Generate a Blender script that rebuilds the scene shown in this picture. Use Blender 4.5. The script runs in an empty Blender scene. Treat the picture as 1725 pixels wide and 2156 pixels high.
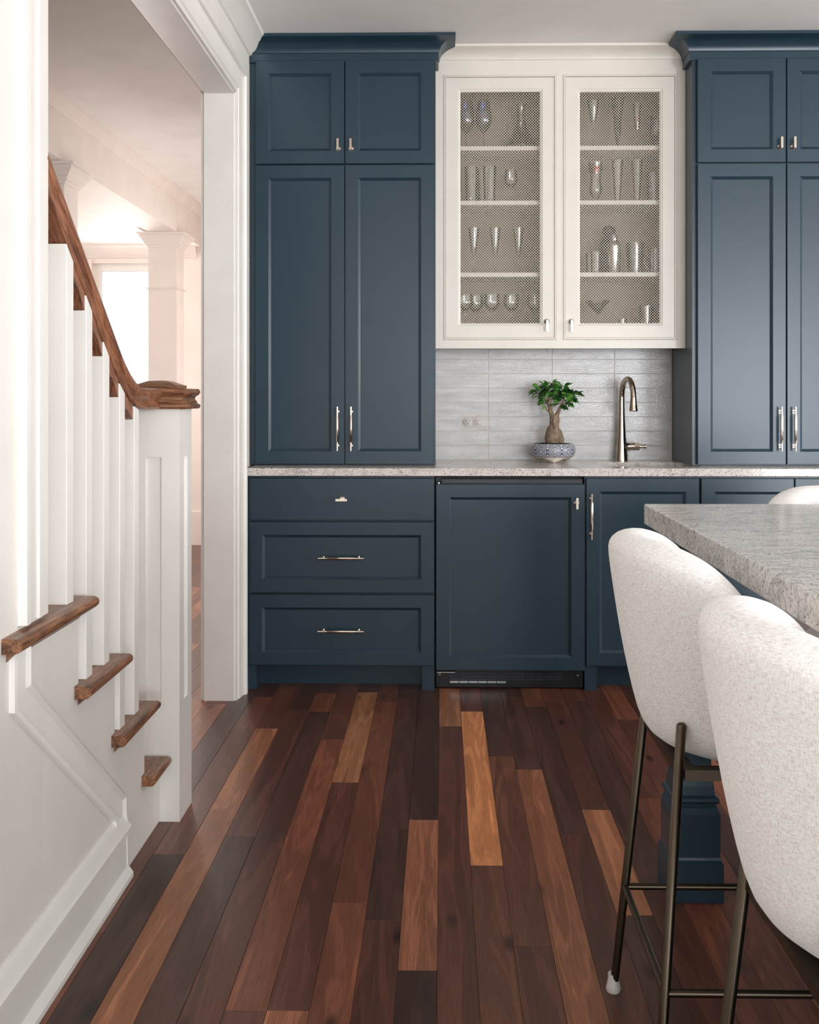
import bpy, bmesh, math, random
from math import sin, cos, pi, radians, sqrt, atan2
from mathutils import Vector, Matrix

random.seed(7)
SC = bpy.context.scene
COL = SC.collection

# ------------------------------------------------------------------ camera
CAM_H = 1.206
cam_data = bpy.data.cameras.new('camera')
cam = bpy.data.objects.new('camera', cam_data)
COL.objects.link(cam)
cam.location = (0, 0, CAM_H)
cam.rotation_euler = (pi / 2, 0, math.atan(0.01725))
cam_data.sensor_fit = 'HORIZONTAL'
cam_data.sensor_width = 36
cam_data.lens = 48.0
cam_data.shift_x = -27.8 / 1725
cam_data.shift_y = -242.0 / 1725
cam_data.clip_start = 0.05
SC.camera = cam

# ------------------------------------------------------------------ view
SC.view_settings.view_transform = 'Standard'
SC.view_settings.look = 'None'
SC.view_settings.gamma = 1
SC.view_settings.use_curve_mapping = False
SC.view_settings.exposure = 0.64
SC.cycles.use_denoising = True
SC.cycles.use_adaptive_sampling = True
SC.cycles.adaptive_threshold = 0.05
SC.cycles.max_bounces = 8
SC.cycles.diffuse_bounces = 4
SC.cycles.glossy_bounces = 4
SC.cycles.transmission_bounces = 8
SC.cycles.transparent_max_bounces = 16

# ------------------------------------------------------------------ world (overcast daylight outside the windows)
W = bpy.data.worlds.new('sky')
SC.world = W
W.use_nodes = True
W.node_tree.nodes['Background'].inputs[0].default_value = (0.93, 0.96, 1.0, 1)
W.node_tree.nodes['Background'].inputs[1].default_value = 1.0


# window daylight: one area light in each window opening
def window_light(loc, rot, sx, sy, power, color):
    d = bpy.data.lights.new('window_daylight', 'AREA')
    d.shape = 'RECTANGLE'
    d.size = sx
    d.size_y = sy
    d.energy = power
    d.color = color
    o = bpy.data.objects.new('window_daylight', d)
    o.location = loc
    o.rotation_euler = rot
    COL.objects.link(o)
    return o


DAY = (1.0, 0.98, 0.97)
SKY = (0.90, 0.95, 1.0)
WARM = (1.0, 0.93, 0.88)
window_light((1.96, -4.80, 1.14), (radians(97), 0, 0), 1.55, 2.1, 78, SKY)          # kitchen rear glazed door
window_light((4.27, -4.80, 1.14), (radians(97), 0, 0), 1.55, 2.1, 178, SKY)         # kitchen rear glazed door
window_light((0.20, -4.94, 1.38), (radians(90), 0, 0), 1.15, 1.7, 20, SKY)          # unseen rear window, added to brighten the base cabinets
window_light((5.26, 2.0, 1.60), (0, radians(103), 0), 1.5, 3.8, 78, DAY)            # kitchen side window
window_light((-5.14, 6.4, 1.35), (0, radians(-90), 0), 1.9, 2.6, 30, WARM)          # unseen side window, added to brighten far room and hall
window_light((-1.00, 7.1, 1.45), (0, radians(90), 0), 1.6, 2.2, 12, WARM)           # hall side window
window_light((-2.51, 8.87, 1.40), (radians(-90), 0, 0), 0.58, 1.7, 16, WARM)        # far room end window


# ------------------------------------------------------------------ helpers
def srgb(r, g, b):
    def f(c):
        c /= 255.0
        return c / 12.92 if c <= 0.04045 else ((c + 0.055) / 1.055) ** 2.4
    return (f(r), f(g), f(b), 1.0)


class MB:
    """collects verts and faces in world coordinates"""

    def __init__(self):
        self.v = []
        self.f = []

    def add(self, verts, faces):
        n = len(self.v)
        self.v += [tuple(p) for p in verts]
        self.f += [tuple(n + i for i in q) for q in faces]
        return self

    def box(self, x0, x1, y0, y1, z0, z1):
        self.add([(x0, y0, z0), (x1, y0, z0), (x1, y1, z0), (x0, y1, z0),
                  (x0, y0, z1), (x1, y0, z1), (x1, y1, z1), (x0, y1, z1)],
                 [(0, 3, 2, 1), (4, 5, 6, 7), (0, 1, 5, 4), (1, 2, 6, 5), (2, 3, 7, 6), (3, 0, 4, 7)])
        return self

    def prism(self, pts, lo, hi, axis):
        """extrude polygon pts (2D) along axis from lo to hi; X:(y,z) Y:(x,z) Z:(x,y)"""
        def mp(a, b, h):
            return (h, a, b) if axis == 'X' else (a, h, b) if axis == 'Y' else (a, b, h)
        n = len(pts)
        vs = [mp(a, b, lo) for a, b in pts] + [mp(a, b, hi) for a, b in pts]
        fs = [tuple(range(n - 1, -1, -1)), tuple(range(n, 2 * n))]
        fs += [(i, (i + 1) % n, n + (i + 1) % n, n + i) for i in range(n)]
        return self.add(vs, fs)

    def sweep(self, path, prof, mp, closed=False):
        """mitred sweep: path 2D points, prof (offset to the right of travel, height), mp(a,b,h)->xyz"""
        n = len(path)
        m = len(prof)
        dirs = []
        cnt = n if closed else n - 1
        for i in range(cnt):
            a = Vector(path[i])
            b = Vector(path[(i + 1) % n])
            dirs.append((b - a).normalized())
        vs = []
        for i in range(n):
            if closed:
                d0, d1 = dirs[i - 1], dirs[i]
            else:
                d0 = dirs[max(i - 1, 0)]
                d1 = dirs[min(i, n - 2)]
            n0 = Vector((d0.y, -d0.x))
            n1 = Vector((d1.y, -d1.x))
            mt = (n0 + n1)
            mt = mt / max(1e-6, (1 + n0.dot(n1)))
            for o, h in prof:
                p = Vector(path[i]) + mt * o
                vs.append(mp(p.x, p.y, h))
        fs = []
        for i in range(cnt):
            i2 = (i + 1) % n
            for j in range(m):
                j2 = (j + 1) % m
                fs.append((i * m + j, i2 * m + j, i2 * m + j2, i * m + j2))
        if not closed:
            fs.append(tuple(range(m)))
            fs.append(tuple((n - 1) * m + j for j in range(m - 1, -1, -1)))
        return self.add(vs, fs)

    def lathe(self, prof, cx, cy, segs=24, axis='Z', base=0.0):
        """prof (r, h); axis Z about (cx,cy); closed ends at r=0 are merged later"""
        vs = []
        fs = []
        m = len(prof)
        for s in range(segs):
            a = 2 * pi * s / segs
            for r, h in prof:
                if axis == 'Z':
                    vs.append((cx + r * cos(a), cy + r * sin(a), base + h))
                elif axis == 'Y':
                    vs.append((cx + r * cos(a), base + h, cy + r * sin(a)))
                else:
                    vs.append((base + h, cx + r * cos(a), cy + r * sin(a)))
        for s in range(segs):
            s2 = (s + 1) % segs
            for j in range(m - 1):
                fs.append((s * m + j, s2 * m + j, s2 * m + j + 1, s * m + j + 1))
        return self.add(vs, fs)

    def tube(self, pts, rads, segs=10, cap=True):
        pts = [Vector(p) for p in pts]
        if not hasattr(rads, '__len__'):
            rads = [rads] * len(pts)
        n = len(pts)
        vs = []
        up = None
        for i in range(n):
            t = (pts[min(i + 1, n - 1)] - pts[max(i - 1, 0)]).normalized()
            if up is None:
                ref = Vector((0, 0, 1)) if abs(t.z) < 0.9 else Vector((1, 0, 0))
                u = t.cross(ref).normalized()
            else:
                u = (up - t * up.dot(t)).normalized()
            up = u
            w = t.cross(u)
            for s in range(segs):
                a = 2 * pi * s / segs
                vs.append(pts[i] + (u * cos(a) + w * sin(a)) * rads[i])
        fs = []
        for i in range(n - 1):
            for s in range(segs):
                s2 = (s + 1) % segs
                fs.append((i * segs + s, i * segs + s2, (i + 1) * segs + s2, (i + 1) * segs + s))
        if cap:
            fs.append(tuple(range(segs - 1, -1, -1)))
            fs.append(tuple((n - 1) * segs + s for s in range(segs)))
        return self.add(vs, fs)

    def rings(self, rings):
        """list of equal-length vertex loops joined; first and last capped"""
        m = len(rings[0])
        vs = [p for r in rings for p in r]
        fs = [tuple(range(m - 1, -1, -1))]
        for i in range(len(rings) - 1):
            for j in range(m):
                j2 = (j + 1) % m
                fs.append((i * m + j, i * m + j2, (i + 1) * m + j2, (i + 1) * m + j))
        fs.append(tuple((len(rings) - 1) * m + j for j in range(m)))
        return self.add(vs, fs)

    def build(self, name, mat, parent=None, smooth=None, bevel=0.0, at=None, subsurf=0):
        off = Vector((0, 0, 0))
        if parent is not None:
            p = parent
            while p is not None:
                off += p.location
                p = p.parent
        if at is not None:
            off = off + (Vector(at) - off)
        me = bpy.data.meshes.new(name)
        me.from_pydata([tuple(Vector(p) - off) for p in self.v], [], self.f)
        bm = bmesh.new()
        bm.from_mesh(me)
        bmesh.ops.remove_doubles(bm, verts=bm.verts, dist=1e-5)
        bmesh.ops.recalc_face_normals(bm, faces=bm.faces)
        bm.to_mesh(me)
        bm.free()
        if smooth is not None:
            me.shade_smooth()
            me.set_sharp_from_angle(angle=radians(smooth))
        me.materials.append(mat)
        o = bpy.data.objects.new(name, me)
        COL.objects.link(o)
        if parent is not None:
            o.parent = parent
            if at is not None:
                po = Vector((0, 0, 0))
                p = parent
                while p is not None:
                    po += p.location
                    p = p.parent
                o.location = Vector(at) - po
        elif at is not None:
            o.location = at
        if bevel:
            b = o.modifiers.new('edge', 'BEVEL')
            b.width = bevel
            b.segments = 2
            b.limit_method = 'ANGLE'
            b.angle_limit = radians(40)
        if subsurf:
            s = o.modifiers.new('sub', 'SUBSURF')
            s.levels = subsurf
            s.render_levels = subsurf
        return o


def B(x0, x1, y0, y1, z0, z1):
    return MB().box(x0, x1, y0, y1, z0, z1)


def tag(o, label=None, cat=None, group=None, kind=None):
    if label:
        o['label'] = label
    if cat:
        o['category'] = cat
    if group:
        o['group'] = group
    if kind:
        o['kind'] = kind
    return o


def thing(name, loc, label, cat, group=None):
    o = bpy.data.objects.new(name, None)
    o.empty_display_size = 0.05
    o.location = loc
    COL.objects.link(o)
    return tag(o, label, cat, group)


def struct(o):
    o['kind'] = 'structure'
    return o


def copy_tree(o, parent=None):
    c = o.copy()
    COL.objects.link(c)
    c.parent = parent
    for ch in list(o.children):
        copy_tree(ch, c)
    return c


# ------------------------------------------------------------------ materials
def new_mat(name):
    m = bpy.data.materials.new(name)
    m.use_nodes = True
    nt = m.node_tree
    bs = nt.nodes['Principled BSDF']
    return m, nt, bs


def N(nt, t, **kw):
    n = nt.nodes.new(t)
    for k, v in kw.items():
        if k.startswith('i_'):
            n.inputs[k[2:].replace('_', ' ')].default_value = v
        else:
            setattr(n, k, v)
    return n


def coords(nt, scale=(1, 1, 1), kind='Object', loc=(0, 0, 0)):
    tc = N(nt, 'ShaderNodeTexCoord')
    mp = N(nt, 'ShaderNodeMapping')
    mp.inputs['Scale'].default_value = scale
    mp.inputs['Location'].default_value = loc
    nt.links.new(tc.outputs[kind], mp.inputs['Vector'])
    return mp.outputs['Vector']


def ramp(nt, fac, stops):
    r = N(nt, 'ShaderNodeValToRGB')
    e = r.color_ramp.elements
    while len(e) < len(stops):
        e.new(0.5)
    for el, (p, c) in zip(e, stops):
        el.position = p
        el.color = c
    nt.links.new(fac, r.inputs['Fac'])
    return r.outputs['Color']


def bump(nt, bs, height, strength=0.2, dist=0.002):
    b = N(nt, 'ShaderNodeBump')
    b.inputs['Strength'].default_value = strength
    b.inputs['Distance'].default_value = dist
    nt.links.new(height, b.inputs['Height'])
    nt.links.new(b.outputs['Normal'], bs.inputs['Normal'])


def paint(name, col, rough=0.45, orange=0.05, coat=0.0, spec=0.5):
    m, nt, bs = new_mat(name)
    bs.inputs['Roughness'].default_value = rough
    bs.inputs['Coat Weight'].default_value = coat
    bs.inputs['Specular IOR Level'].default_value = spec
    v = coords(nt, (1, 1, 1))
    n1 = N(nt, 'ShaderNodeTexNoise', i_Scale=6.0, i_Detail=3.0)
    nt.links.new(v, n1.inputs['Vector'])
    c = Vector(col[:3])
    nt.links.new(ramp(nt, n1.outputs['Fac'], [(0.3, tuple(c * 0.97) + (1,)), (0.7, tuple(c * 1.03) + (1,))]),
                 bs.inputs['Base Color'])
    if orange:
        n2 = N(nt, 'ShaderNodeTexNoise', i_Scale=260.0, i_Detail=2.0)
        nt.links.new(v, n2.inputs['Vector'])
        bump(nt, bs, n2.outputs['Fac'], orange, 0.001)
    return m


def metal(name, col, rough):
    m, nt, bs = new_mat(name)
    bs.inputs['Base Color'].default_value = col
    bs.inputs['Metallic'].default_value = 1.0
    bs.inputs['Roughness'].default_value = rough
    return m


def plain(name, col, rough=0.5, spec=0.5):
    m, nt, bs = new_mat(name)
    v = coords(nt, (1, 1, 1))
    n1 = N(nt, 'ShaderNodeTexNoise', i_Scale=40.0, i_Detail=3.0)
    nt.links.new(v, n1.inputs['Vector'])
    c = Vector(col[:3])
    nt.links.new(ramp(nt, n1.outputs['Fac'], [(0.3, tuple(c * 0.94) + (1,)), (0.7, tuple(c * 1.06) + (1,))]),
                 bs.inputs['Base Color'])
    bs.inputs['Roughness'].default_value = rough
    bs.inputs['Specular IOR Level'].default_value = spec
    return m


def floor_wood():
    """plank wood: the tone comes from each plank's own object colour"""
    m, nt, bs = new_mat('plank_wood')
    oi = N(nt, 'ShaderNodeObjectInfo')
    tc = N(nt, 'ShaderNodeTexCoord')
    sc = N(nt, 'ShaderNodeVectorMath', operation='SCALE')
    comb = N(nt, 'ShaderNodeCombineXYZ')
    mul = N(nt, 'ShaderNodeMath', operation='MULTIPLY')
    mul.inputs[1].default_value = 37.0
    nt.links.new(oi.outputs['Random'], mul.inputs[0])
    for k in range(3):
        nt.links.new(mul.outputs[0], comb.inputs[k])
    add = N(nt, 'ShaderNodeVectorMath', operation='ADD')
    nt.links.new(tc.outputs['Object'], add.inputs[0])
    nt.links.new(comb.outputs[0], add.inputs[1])
    # broad figure, bent along the board
    mp = N(nt, 'ShaderNodeMapping')
    mp.inputs['Scale'].default_value = (13, 1.0, 13)
    nt.links.new(add.outputs[0], mp.inputs['Vector'])
    fig = N(nt, 'ShaderNodeTexNoise', i_Scale=1.0, i_Detail=4.0, i_Distortion=0.9)
    nt.links.new(mp.outputs[0], fig.inputs['Vector'])
    # rings from the figure
    rg = N(nt, 'ShaderNodeMath', operation='MULTIPLY')
    rg.inputs[1].default_value = 38.0
    nt.links.new(fig.outputs['Fac'], rg.inputs[0])
    sn = N(nt, 'ShaderNodeMath', operation='SINE')
    nt.links.new(rg.outputs[0], sn.inputs[0])
    # fine pores
    mp2 = N(nt, 'ShaderNodeMapping')
    mp2.inputs['Scale'].default_value = (620, 12, 60)
    nt.links.new(add.outputs[0], mp2.inputs['Vector'])
    por = N(nt, 'ShaderNodeTexNoise', i_Scale=1.0, i_Detail=2.0)
    nt.links.new(mp2.outputs[0], por.inputs['Vector'])
    # knots
    mp3 = N(nt, 'ShaderNodeMapping')
    mp3.inputs['Scale'].default_value = (7, 2.6, 1)
    nt.links.new(add.outputs[0], mp3.inputs['Vector'])
    vor = N(nt, 'ShaderNodeTexVoronoi', i_Scale=1.0)
    nt.links.new(mp3.outputs[0], vor.inputs['Vector'])
    knot = ramp(nt, vor.outputs['Distance'], [(0.0, (0.12, 0.08, 0.06, 1)), (0.055, (0.35, 0.3, 0.28, 1)), (0.13, (1, 1, 1, 1))])
    f1 = ramp(nt, fig.outputs['Fac'], [(0.28, (0.66, 0.62, 0.60, 1)), (0.5, (0.97, 0.95, 0.94, 1)), (0.72, (1.26, 1.24, 1.20, 1))])
    f2 = ramp(nt, sn.outputs[0], [(0.0, (0.80, 0.77, 0.75, 1)), (0.9, (1.08, 1.08, 1.08, 1))])
    f3 = ramp(nt, por.outputs['Fac'], [(0.36, (0.72, 0.69, 0.67, 1)), (0.56, (1.06, 1.06, 1.06, 1))])
    cur = oi.outputs['Color']
    for f in (f1, f2, f3, knot):
        mx = N(nt, 'ShaderNodeMix', data_type='RGBA', blend_type='MULTIPLY')
        mx.inputs[0].default_value = 1.0
        mx.clamp_result = False
        nt.links.new(cur, mx.inputs[6])
        nt.links.new(f, mx.inputs[7])
        cur = mx.outputs[2]
    nt.links.new(cur, bs.inputs['Base Color'])
    bs.inputs['Roughness'].default_value = 0.32
    bs.inputs['Specular IOR Level'].default_value = 0.4
    bump(nt, bs, por.outputs['Fac'], 0.10, 0.001)
    return m


def oak(name, dark, mid, light, axis='Y', rough=0.35):
    m, nt, bs = new_mat(name)
    s = {'Y': (38, 3.0, 38), 'X': (3.0, 38, 38), 'R': (52, 4, 52)}[axis]
    v = coords(nt, s)
    if axis == 'R':
        tc = N(nt, 'ShaderNodeTexCoord')
        m1 = N(nt, 'ShaderNodeMapping')
        m1.inputs['Rotation'].default_value = (0.653, 0, 0)
        m2 = N(nt, 'ShaderNodeMapping')
        m2.inputs['Scale'].default_value = s
        nt.links.new(tc.outputs['Object'], m1.inputs['Vector'])
        nt.links.new(m1.outputs['Vector'], m2.inputs['Vector'])
        v = m2.outputs['Vector']
    n1 = N(nt, 'ShaderNodeTexNoise', i_Scale=1.0, i_Detail=4.0, i_Distortion=1.2)
    nt.links.new(v, n1.inputs['Vector'])
    c1 = ramp(nt, n1.outputs['Fac'], [(0.30, dark), (0.48, mid), (0.70, light)])
    sc6 = N(nt, 'ShaderNodeVectorMath', operation='SCALE')
    sc6.inputs['Scale'].default_value = 6.0
    nt.links.new(v, sc6.inputs[0])
    v2 = sc6.outputs[0]
    n2 = N(nt, 'ShaderNodeTexNoise', i_Scale=1.0, i_Detail=2.0)
    nt.links.new(v2, n2.inputs['Vector'])
    c2 = ramp(nt, n2.outputs['Fac'], [(0.38, (0.55, 0.5, 0.47, 1)), (0.55, (1.05, 1.05, 1.05, 1))])
    mx = N(nt, 'ShaderNodeMix', data_type='RGBA', blend_type='MULTIPLY')
    mx.inputs[0].default_value = 1.0
    nt.links.new(c1, mx.inputs[6])
    nt.links.new(c2, mx.inputs[7])
    nt.links.new(mx.outputs[2], bs.inputs['Base Color'])
    bs.inputs['Roughness'].default_value = rough
    bump(nt, bs, n2.outputs['Fac'], 0.15, 0.001)
    return m


def granite(name, light, mid, dark, vein, rough, stretch=(1, 1, 1), speck=190.0, speck_at=0.335):
    m, nt, bs = new_mat(name)
    v = coords(nt, stretch)
    big = N(nt, 'ShaderNodeTexNoise', i_Scale=9.0, i_Detail=6.0, i_Roughness=0.62, i_Distortion=1.4)
    nt.links.new(v, big.inputs['Vector'])
    c1 = ramp(nt, big.outputs['Fac'], [(0.30, mid), (0.50, light), (0.62, light), (0.74, mid)])
    ve = N(nt, 'ShaderNodeTexNoise', i_Scale=5.0, i_Detail=5.0, i_Roughness=0.55, i_Distortion=2.2)
    nt.links.new(v, ve.inputs['Vector'])
    c2 = ramp(nt, ve.outputs['Fac'], [(0.455, (1, 1, 1, 1)), (0.495, vein), (0.535, (1, 1, 1, 1))])
    sp = N(nt, 'ShaderNodeTexNoise', i_Scale=speck, i_Detail=2.5, i_Roughness=0.6)
    nt.links.new(coords(nt, (1, 1, 1)), sp.inputs['Vector'])
    c3 = ramp(nt, sp.outputs['Fac'], [(speck_at, dark), (speck_at + 0.06, (0.85, 0.84, 0.84, 1)), (0.6, (1.06, 1.06, 1.06, 1))])
    cur = c1
    for f in (c2, c3):
        mx = N(nt, 'ShaderNodeMix', data_type='RGBA', blend_type='MULTIPLY')
        mx.inputs[0].default_value = 1.0
        nt.links.new(cur, mx.inputs[6])
        nt.links.new(f, mx.inputs[7])
        cur = mx.outputs[2]
    nt.links.new(cur, bs.inputs['Base Color'])
    bs.inputs['Roughness'].default_value = rough
    return m


def tile_mat():
    m, nt, bs = new_mat('glazed_tile')
    v = coords(nt, (6, 6, 34), 'Object')
    n0 = N(nt, 'ShaderNodeTexNoise', i_Scale=1.0, i_Detail=4.0)
    nt.links.new(v, n0.inputs['Vector'])
    nt.links.new(ramp(nt, n0.outputs['Fac'], [(0.3, srgb(178, 172, 168)), (0.7, srgb(208, 204, 201))]), bs.inputs['Base Color'])
    n1 = N(nt, 'ShaderNodeTexNoise', i_Scale=1.0, i_Detail=3.0, i_Roughness=0.6, i_Distortion=0.6)
    nt.links.new(coords(nt, (105, 105, 190), 'Object'), n1.inputs['Vector'])
    bs.inputs['Roughness'].default_value = 0.05
    bs.inputs['Specular IOR Level'].default_value = 0.85
    bump(nt, bs, n1.outputs['Fac'], 0.5, 0.0021)
    return m


def fabric():
    m, nt, bs = new_mat('boucle_fabric')
    v = coords(nt, (1, 1, 1))
    w1 = N(nt, 'ShaderNodeTexNoise', i_Scale=1.0, i_Detail=2.0)
    nt.links.new(coords(nt, (130, 130, 800)), w1.inputs['Vector'])
    w2 = N(nt, 'ShaderNodeTexNoise', i_Scale=1.0, i_Detail=2.0)
    nt.links.new(coords(nt, (700, 700, 140)), w2.inputs['Vector'])
    ad = N(nt, 'ShaderNodeMath', operation='ADD')
    nt.links.new(w1.outputs['Fac'], ad.inputs[0])
    nt.links.new(w2.outputs['Fac'], ad.inputs[1])
    hf = N(nt, 'ShaderNodeMath', operation='MULTIPLY')
    hf.inputs[1].default_value = 0.5
    nt.links.new(ad.outputs[0], hf.inputs[0])
    nt.links.new(ramp(nt, hf.outputs[0], [(0.34, srgb(208, 200, 195)), (0.48, srgb(234, 230, 227)), (0.62, srgb(246, 244, 243))]),
                 bs.inputs['Base Color'])
    bs.inputs['Roughness'].default_value = 0.95
    bs.inputs['Specular IOR Level'].default_value = 0.15
    bs.inputs['Sheen Weight'].default_value = 0.25
    bump(nt, bs, hf.outputs[0], 0.4, 0.002)
    return m


def thin_glass(name, tint, extra=0.06, rough=0.02):
    m = bpy.data.materials.new(name)
    m.use_nodes = True
    nt = m.node_tree
    nt.nodes.clear()
    out = N(nt, 'ShaderNodeOutputMaterial')
    tr = N(nt, 'ShaderNodeBsdfTransparent')
    tr.inputs['Color'].default_value = tint
    gl = N(nt, 'ShaderNodeBsdfGlossy')
    gl.inputs['Roughness'].default_value = rough
    fr = N(nt, 'ShaderNodeFresnel')
    fr.inputs['IOR'].default_value = 1.5
    ad = N(nt, 'ShaderNodeMath', operation='ADD')
    ad.inputs[1].default_value = extra
    nt.links.new(fr.outputs[0], ad.inputs[0])
    mx = N(nt, 'ShaderNodeMixShader')
    nt.links.new(ad.outputs[0], mx.inputs[0])
    nt.links.new(tr.outputs[0], mx.inputs[1])
    nt.links.new(gl.outputs[0], mx.inputs[2])
    nt.links.new(mx.outputs[0], out.inputs['Surface'])
    return m


def pot_mat():
    """blue and white printed glaze: mirrored lozenges and stars in angle / height"""
    m, nt, bs = new_mat('blue_white_glaze')
    tc = N(nt, 'ShaderNodeTexCoord')
    sp = N(nt, 'ShaderNodeSeparateXYZ')
    nt.links.new(tc.outputs['Object'], sp.inputs[0])
    an = N(nt, 'ShaderNodeMath', operation='ARCTAN2')
    nt.links.new(sp.outputs['Y'], an.inputs[0])
    nt.links.new(sp.outputs['X'], an.inputs[1])

    def mt(op, a, b=None):
        n = N(nt, 'ShaderNodeMath', operation=op)
        for k, x in enumerate((a, b)):
            if x is None:
                continue
            if isinstance(x, (int, float)):
                n.inputs[k].default_value = x
            else:
                nt.links.new(x, n.inputs[k])
        return n.outputs[0]
    u = mt('ABSOLUTE', mt('SINE', mt('MULTIPLY', mt('ADD', an.outputs[0], pi / 2), 5.0)))
    w = mt('ABSOLUTE', mt('MULTIPLY', mt('SUBTRACT', sp.outputs['Z'], 0.049), 30.0))
    r1 = mt('SINE', mt('MULTIPLY', mt('ADD', u, w), 21.0))
    r2 = mt('SINE', mt('MULTIPLY', mt('SUBTRACT', u, w), 17.0))
    r3 = mt('SINE', mt('ADD', mt('MULTIPLY', mt('MULTIPLY', u, u), 26.0), mt('MULTIPLY', w, 16.0)))
    s = mt('ADD', mt('MULTIPLY', r1, r2), mt('MULTIPLY', r3, 0.6))
    nz = N(nt, 'ShaderNodeTexNoise', i_Scale=230.0, i_Detail=1.0)
    nt.links.new(tc.outputs['Object'], nz.inputs['Vector'])
    s2 = mt('ADD', s, mt('MULTIPLY', mt('SUBTRACT', nz.outputs['Fac'], 0.5), 1.1))
    fac = mt('ADD', mt('MULTIPLY', s2, 0.3), 0.5)
    nt.links.new(ramp(nt, fac, [(0.38, srgb(60, 70, 98)), (0.49, srgb(104, 124, 154)), (0.56, srgb(196, 198, 200)), (0.7, srgb(216, 214, 209))]),
                 bs.inputs['Base Color'])
    bs.inputs['Roughness'].default_value = 0.15
    return m


def leaf_mat():
    m, nt, bs = new_mat('glossy_leaf')
    oi = N(nt, 'ShaderNodeObjectInfo')
    nt.links.new(ramp(nt, oi.outputs['Random'], [(0.0, srgb(26, 72, 28)), (0.55, srgb(52, 118, 44)), (1.0, srgb(112, 168, 72))]),
                 bs.inputs['Base Color'])
    bs.inputs['Roughness'].default_value = 0.3
    return m


def bark_mat():
    m, nt, bs = new_mat('ficus_bark')
    n1 = N(nt, 'ShaderNodeTexNoise', i_Scale=60.0, i_Detail=6.0, i_Roughness=0.7)
    nt.links.new(coords(nt, (1, 1, 0.6)), n1.inputs['Vector'])
    nt.links.new(ramp(nt, n1.outputs['Fac'], [(0.3, srgb(92, 72, 54)), (0.5, srgb(138, 118, 98)), (0.7, srgb(168, 150, 130))]),
                 bs.inputs['Base Color'])
    bs.inputs['Roughness'].default_value = 0.85
    bump(nt, bs, n1.outputs['Fac'], 0.8, 0.004)
    return m


M_WALL = paint('wall_paint', srgb(235, 231, 224), 0.6, 0.03)
M_TRIM = paint('trim_paint', srgb(242, 238, 232), 0.32, 0.0)
M_CEIL = paint('ceiling_paint', srgb(250, 248, 246), 0.75, 0.03)
M_HALL = paint('hall_paint', srgb(240, 230, 223), 0.6, 0.0)
M_BLUE = paint('blue_cabinet_paint', srgb(36, 58, 71), 0.30, 0.02, spec=0.45)
M_INNER = paint('cabinet_lining', srgb(130, 118, 102), 0.6, 0.0)
M_CREAM = paint('cream_cabinet_paint', srgb(226, 219, 208), 0.35, 0.0)
M_FLOOR = floor_wood()
M_OAK = oak('stair_oak', srgb(88, 56, 38), srgb(134, 90, 62), srgb(166, 116, 84), 'Y')
M_OAKX = oak('stair_oak_front', srgb(88, 56, 38), srgb(134, 90, 62), srgb(166, 116, 84), 'X')
M_RAIL = oak('rail_oak', srgb(94, 56, 39), srgb(142, 92, 66), srgb(166, 114, 84), 'R')
M_GRAN = granite('counter_granite', srgb(226, 219, 213), srgb(202, 194, 188), srgb(70, 64, 62), (0.80, 0.78, 0.78, 1), 0.16)
M_ISLE = granite('island_granite', srgb(236, 232, 226), srgb(206, 202, 198), srgb(120, 117, 118), (0.66, 0.67, 0.70, 1), 0.2, (0.7, 2.2, 1.6), 210.0, 0.345)
M_TILE = tile_mat()
M_GROUT = plain('grout', srgb(226, 221, 213), 0.9)
M_NICKEL = metal('polished_nickel', srgb(226, 214, 200), 0.12)
M_FAUCET = metal('faucet_nickel', srgb(205, 190, 172), 0.08)
M_BRONZE = metal('dark_bronze', srgb(84, 74, 62), 0.36)
M_STEEL = metal('stainless_steel', srgb(190, 190, 190), 0.22)
M_WIRE = plain('cream_wire', srgb(232, 222, 202), 0.35)
M_BLACK = plain('black_plastic', srgb(16, 16, 18), 0.35)
M_GASKET = plain('dark_gasket', srgb(44, 46, 58), 0.3)
M_SHADOWGAP = plain('dark_void', srgb(14, 14, 15), 0.9)
M_FABRIC = fabric()
M_APRON = plain('dark_apron', srgb(46, 48, 50), 0.6)
M_RUBBER = plain('pale_rubber', srgb(190, 184, 176), 0.5)
M_GLASS = thin_glass('clear_glass', (0.97, 0.98, 0.98, 1))
M_GBLUE = thin_glass('blue_glass', (0.52, 0.62, 0.82, 1), 0.10)
M_GRED = thin_glass('red_glass', (0.75, 0.16, 0.14, 1), 0.06)
M_GAMBER = thin_glass('amber_glass', (0.85, 0.55, 0.30, 1), 0.10)
M_GDARK = plain('dark_red_glass', srgb(22, 6, 6), 0.2, 0.3)
M_BLACKGLAZE = plain('black_glaze', srgb(8, 8, 9), 0.2, 0.3)
M_PANE = thin_glass('window_glass', (0.98, 0.99, 0.99, 1), 0.02)
M_POT = pot_mat()
M_CERAMIC = plain('cream_ceramic', srgb(222, 212, 194), 0.3)
M_SOIL = plain('soil_moss', srgb(38, 44, 30), 0.95)
M_LEAF = leaf_mat()
M_BARK = bark_mat()
M_OUTLET = plain('outlet_plastic', srgb(206, 198, 194), 0.4)
M_SLOT = plain('slot_dark', srgb(40, 34, 32), 0.6)

CEIL = 2.742
XWF = -0.825      # wall face, far part and header
XWN = -0.803      # wall face, near part with the stair
YW = 5.095        # tile face of the back wall
YT = 4.66         # tower door fronts
YB = 4.485        # base door fronts
YU = 4.807        # upper cream cabinet front

# ================================================================== SETTING
# ---- floor with planks
floor = struct(B(-5.3, 5.6, -5.1, 9.0, -0.06, -0.004).build('floor', M_FLOOR))
floor.color = srgb(86, 56, 42)
PW = 0.0836
PX0 = -0.009


def tone(r, g, b):
    return srgb(r, g, b)


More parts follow.
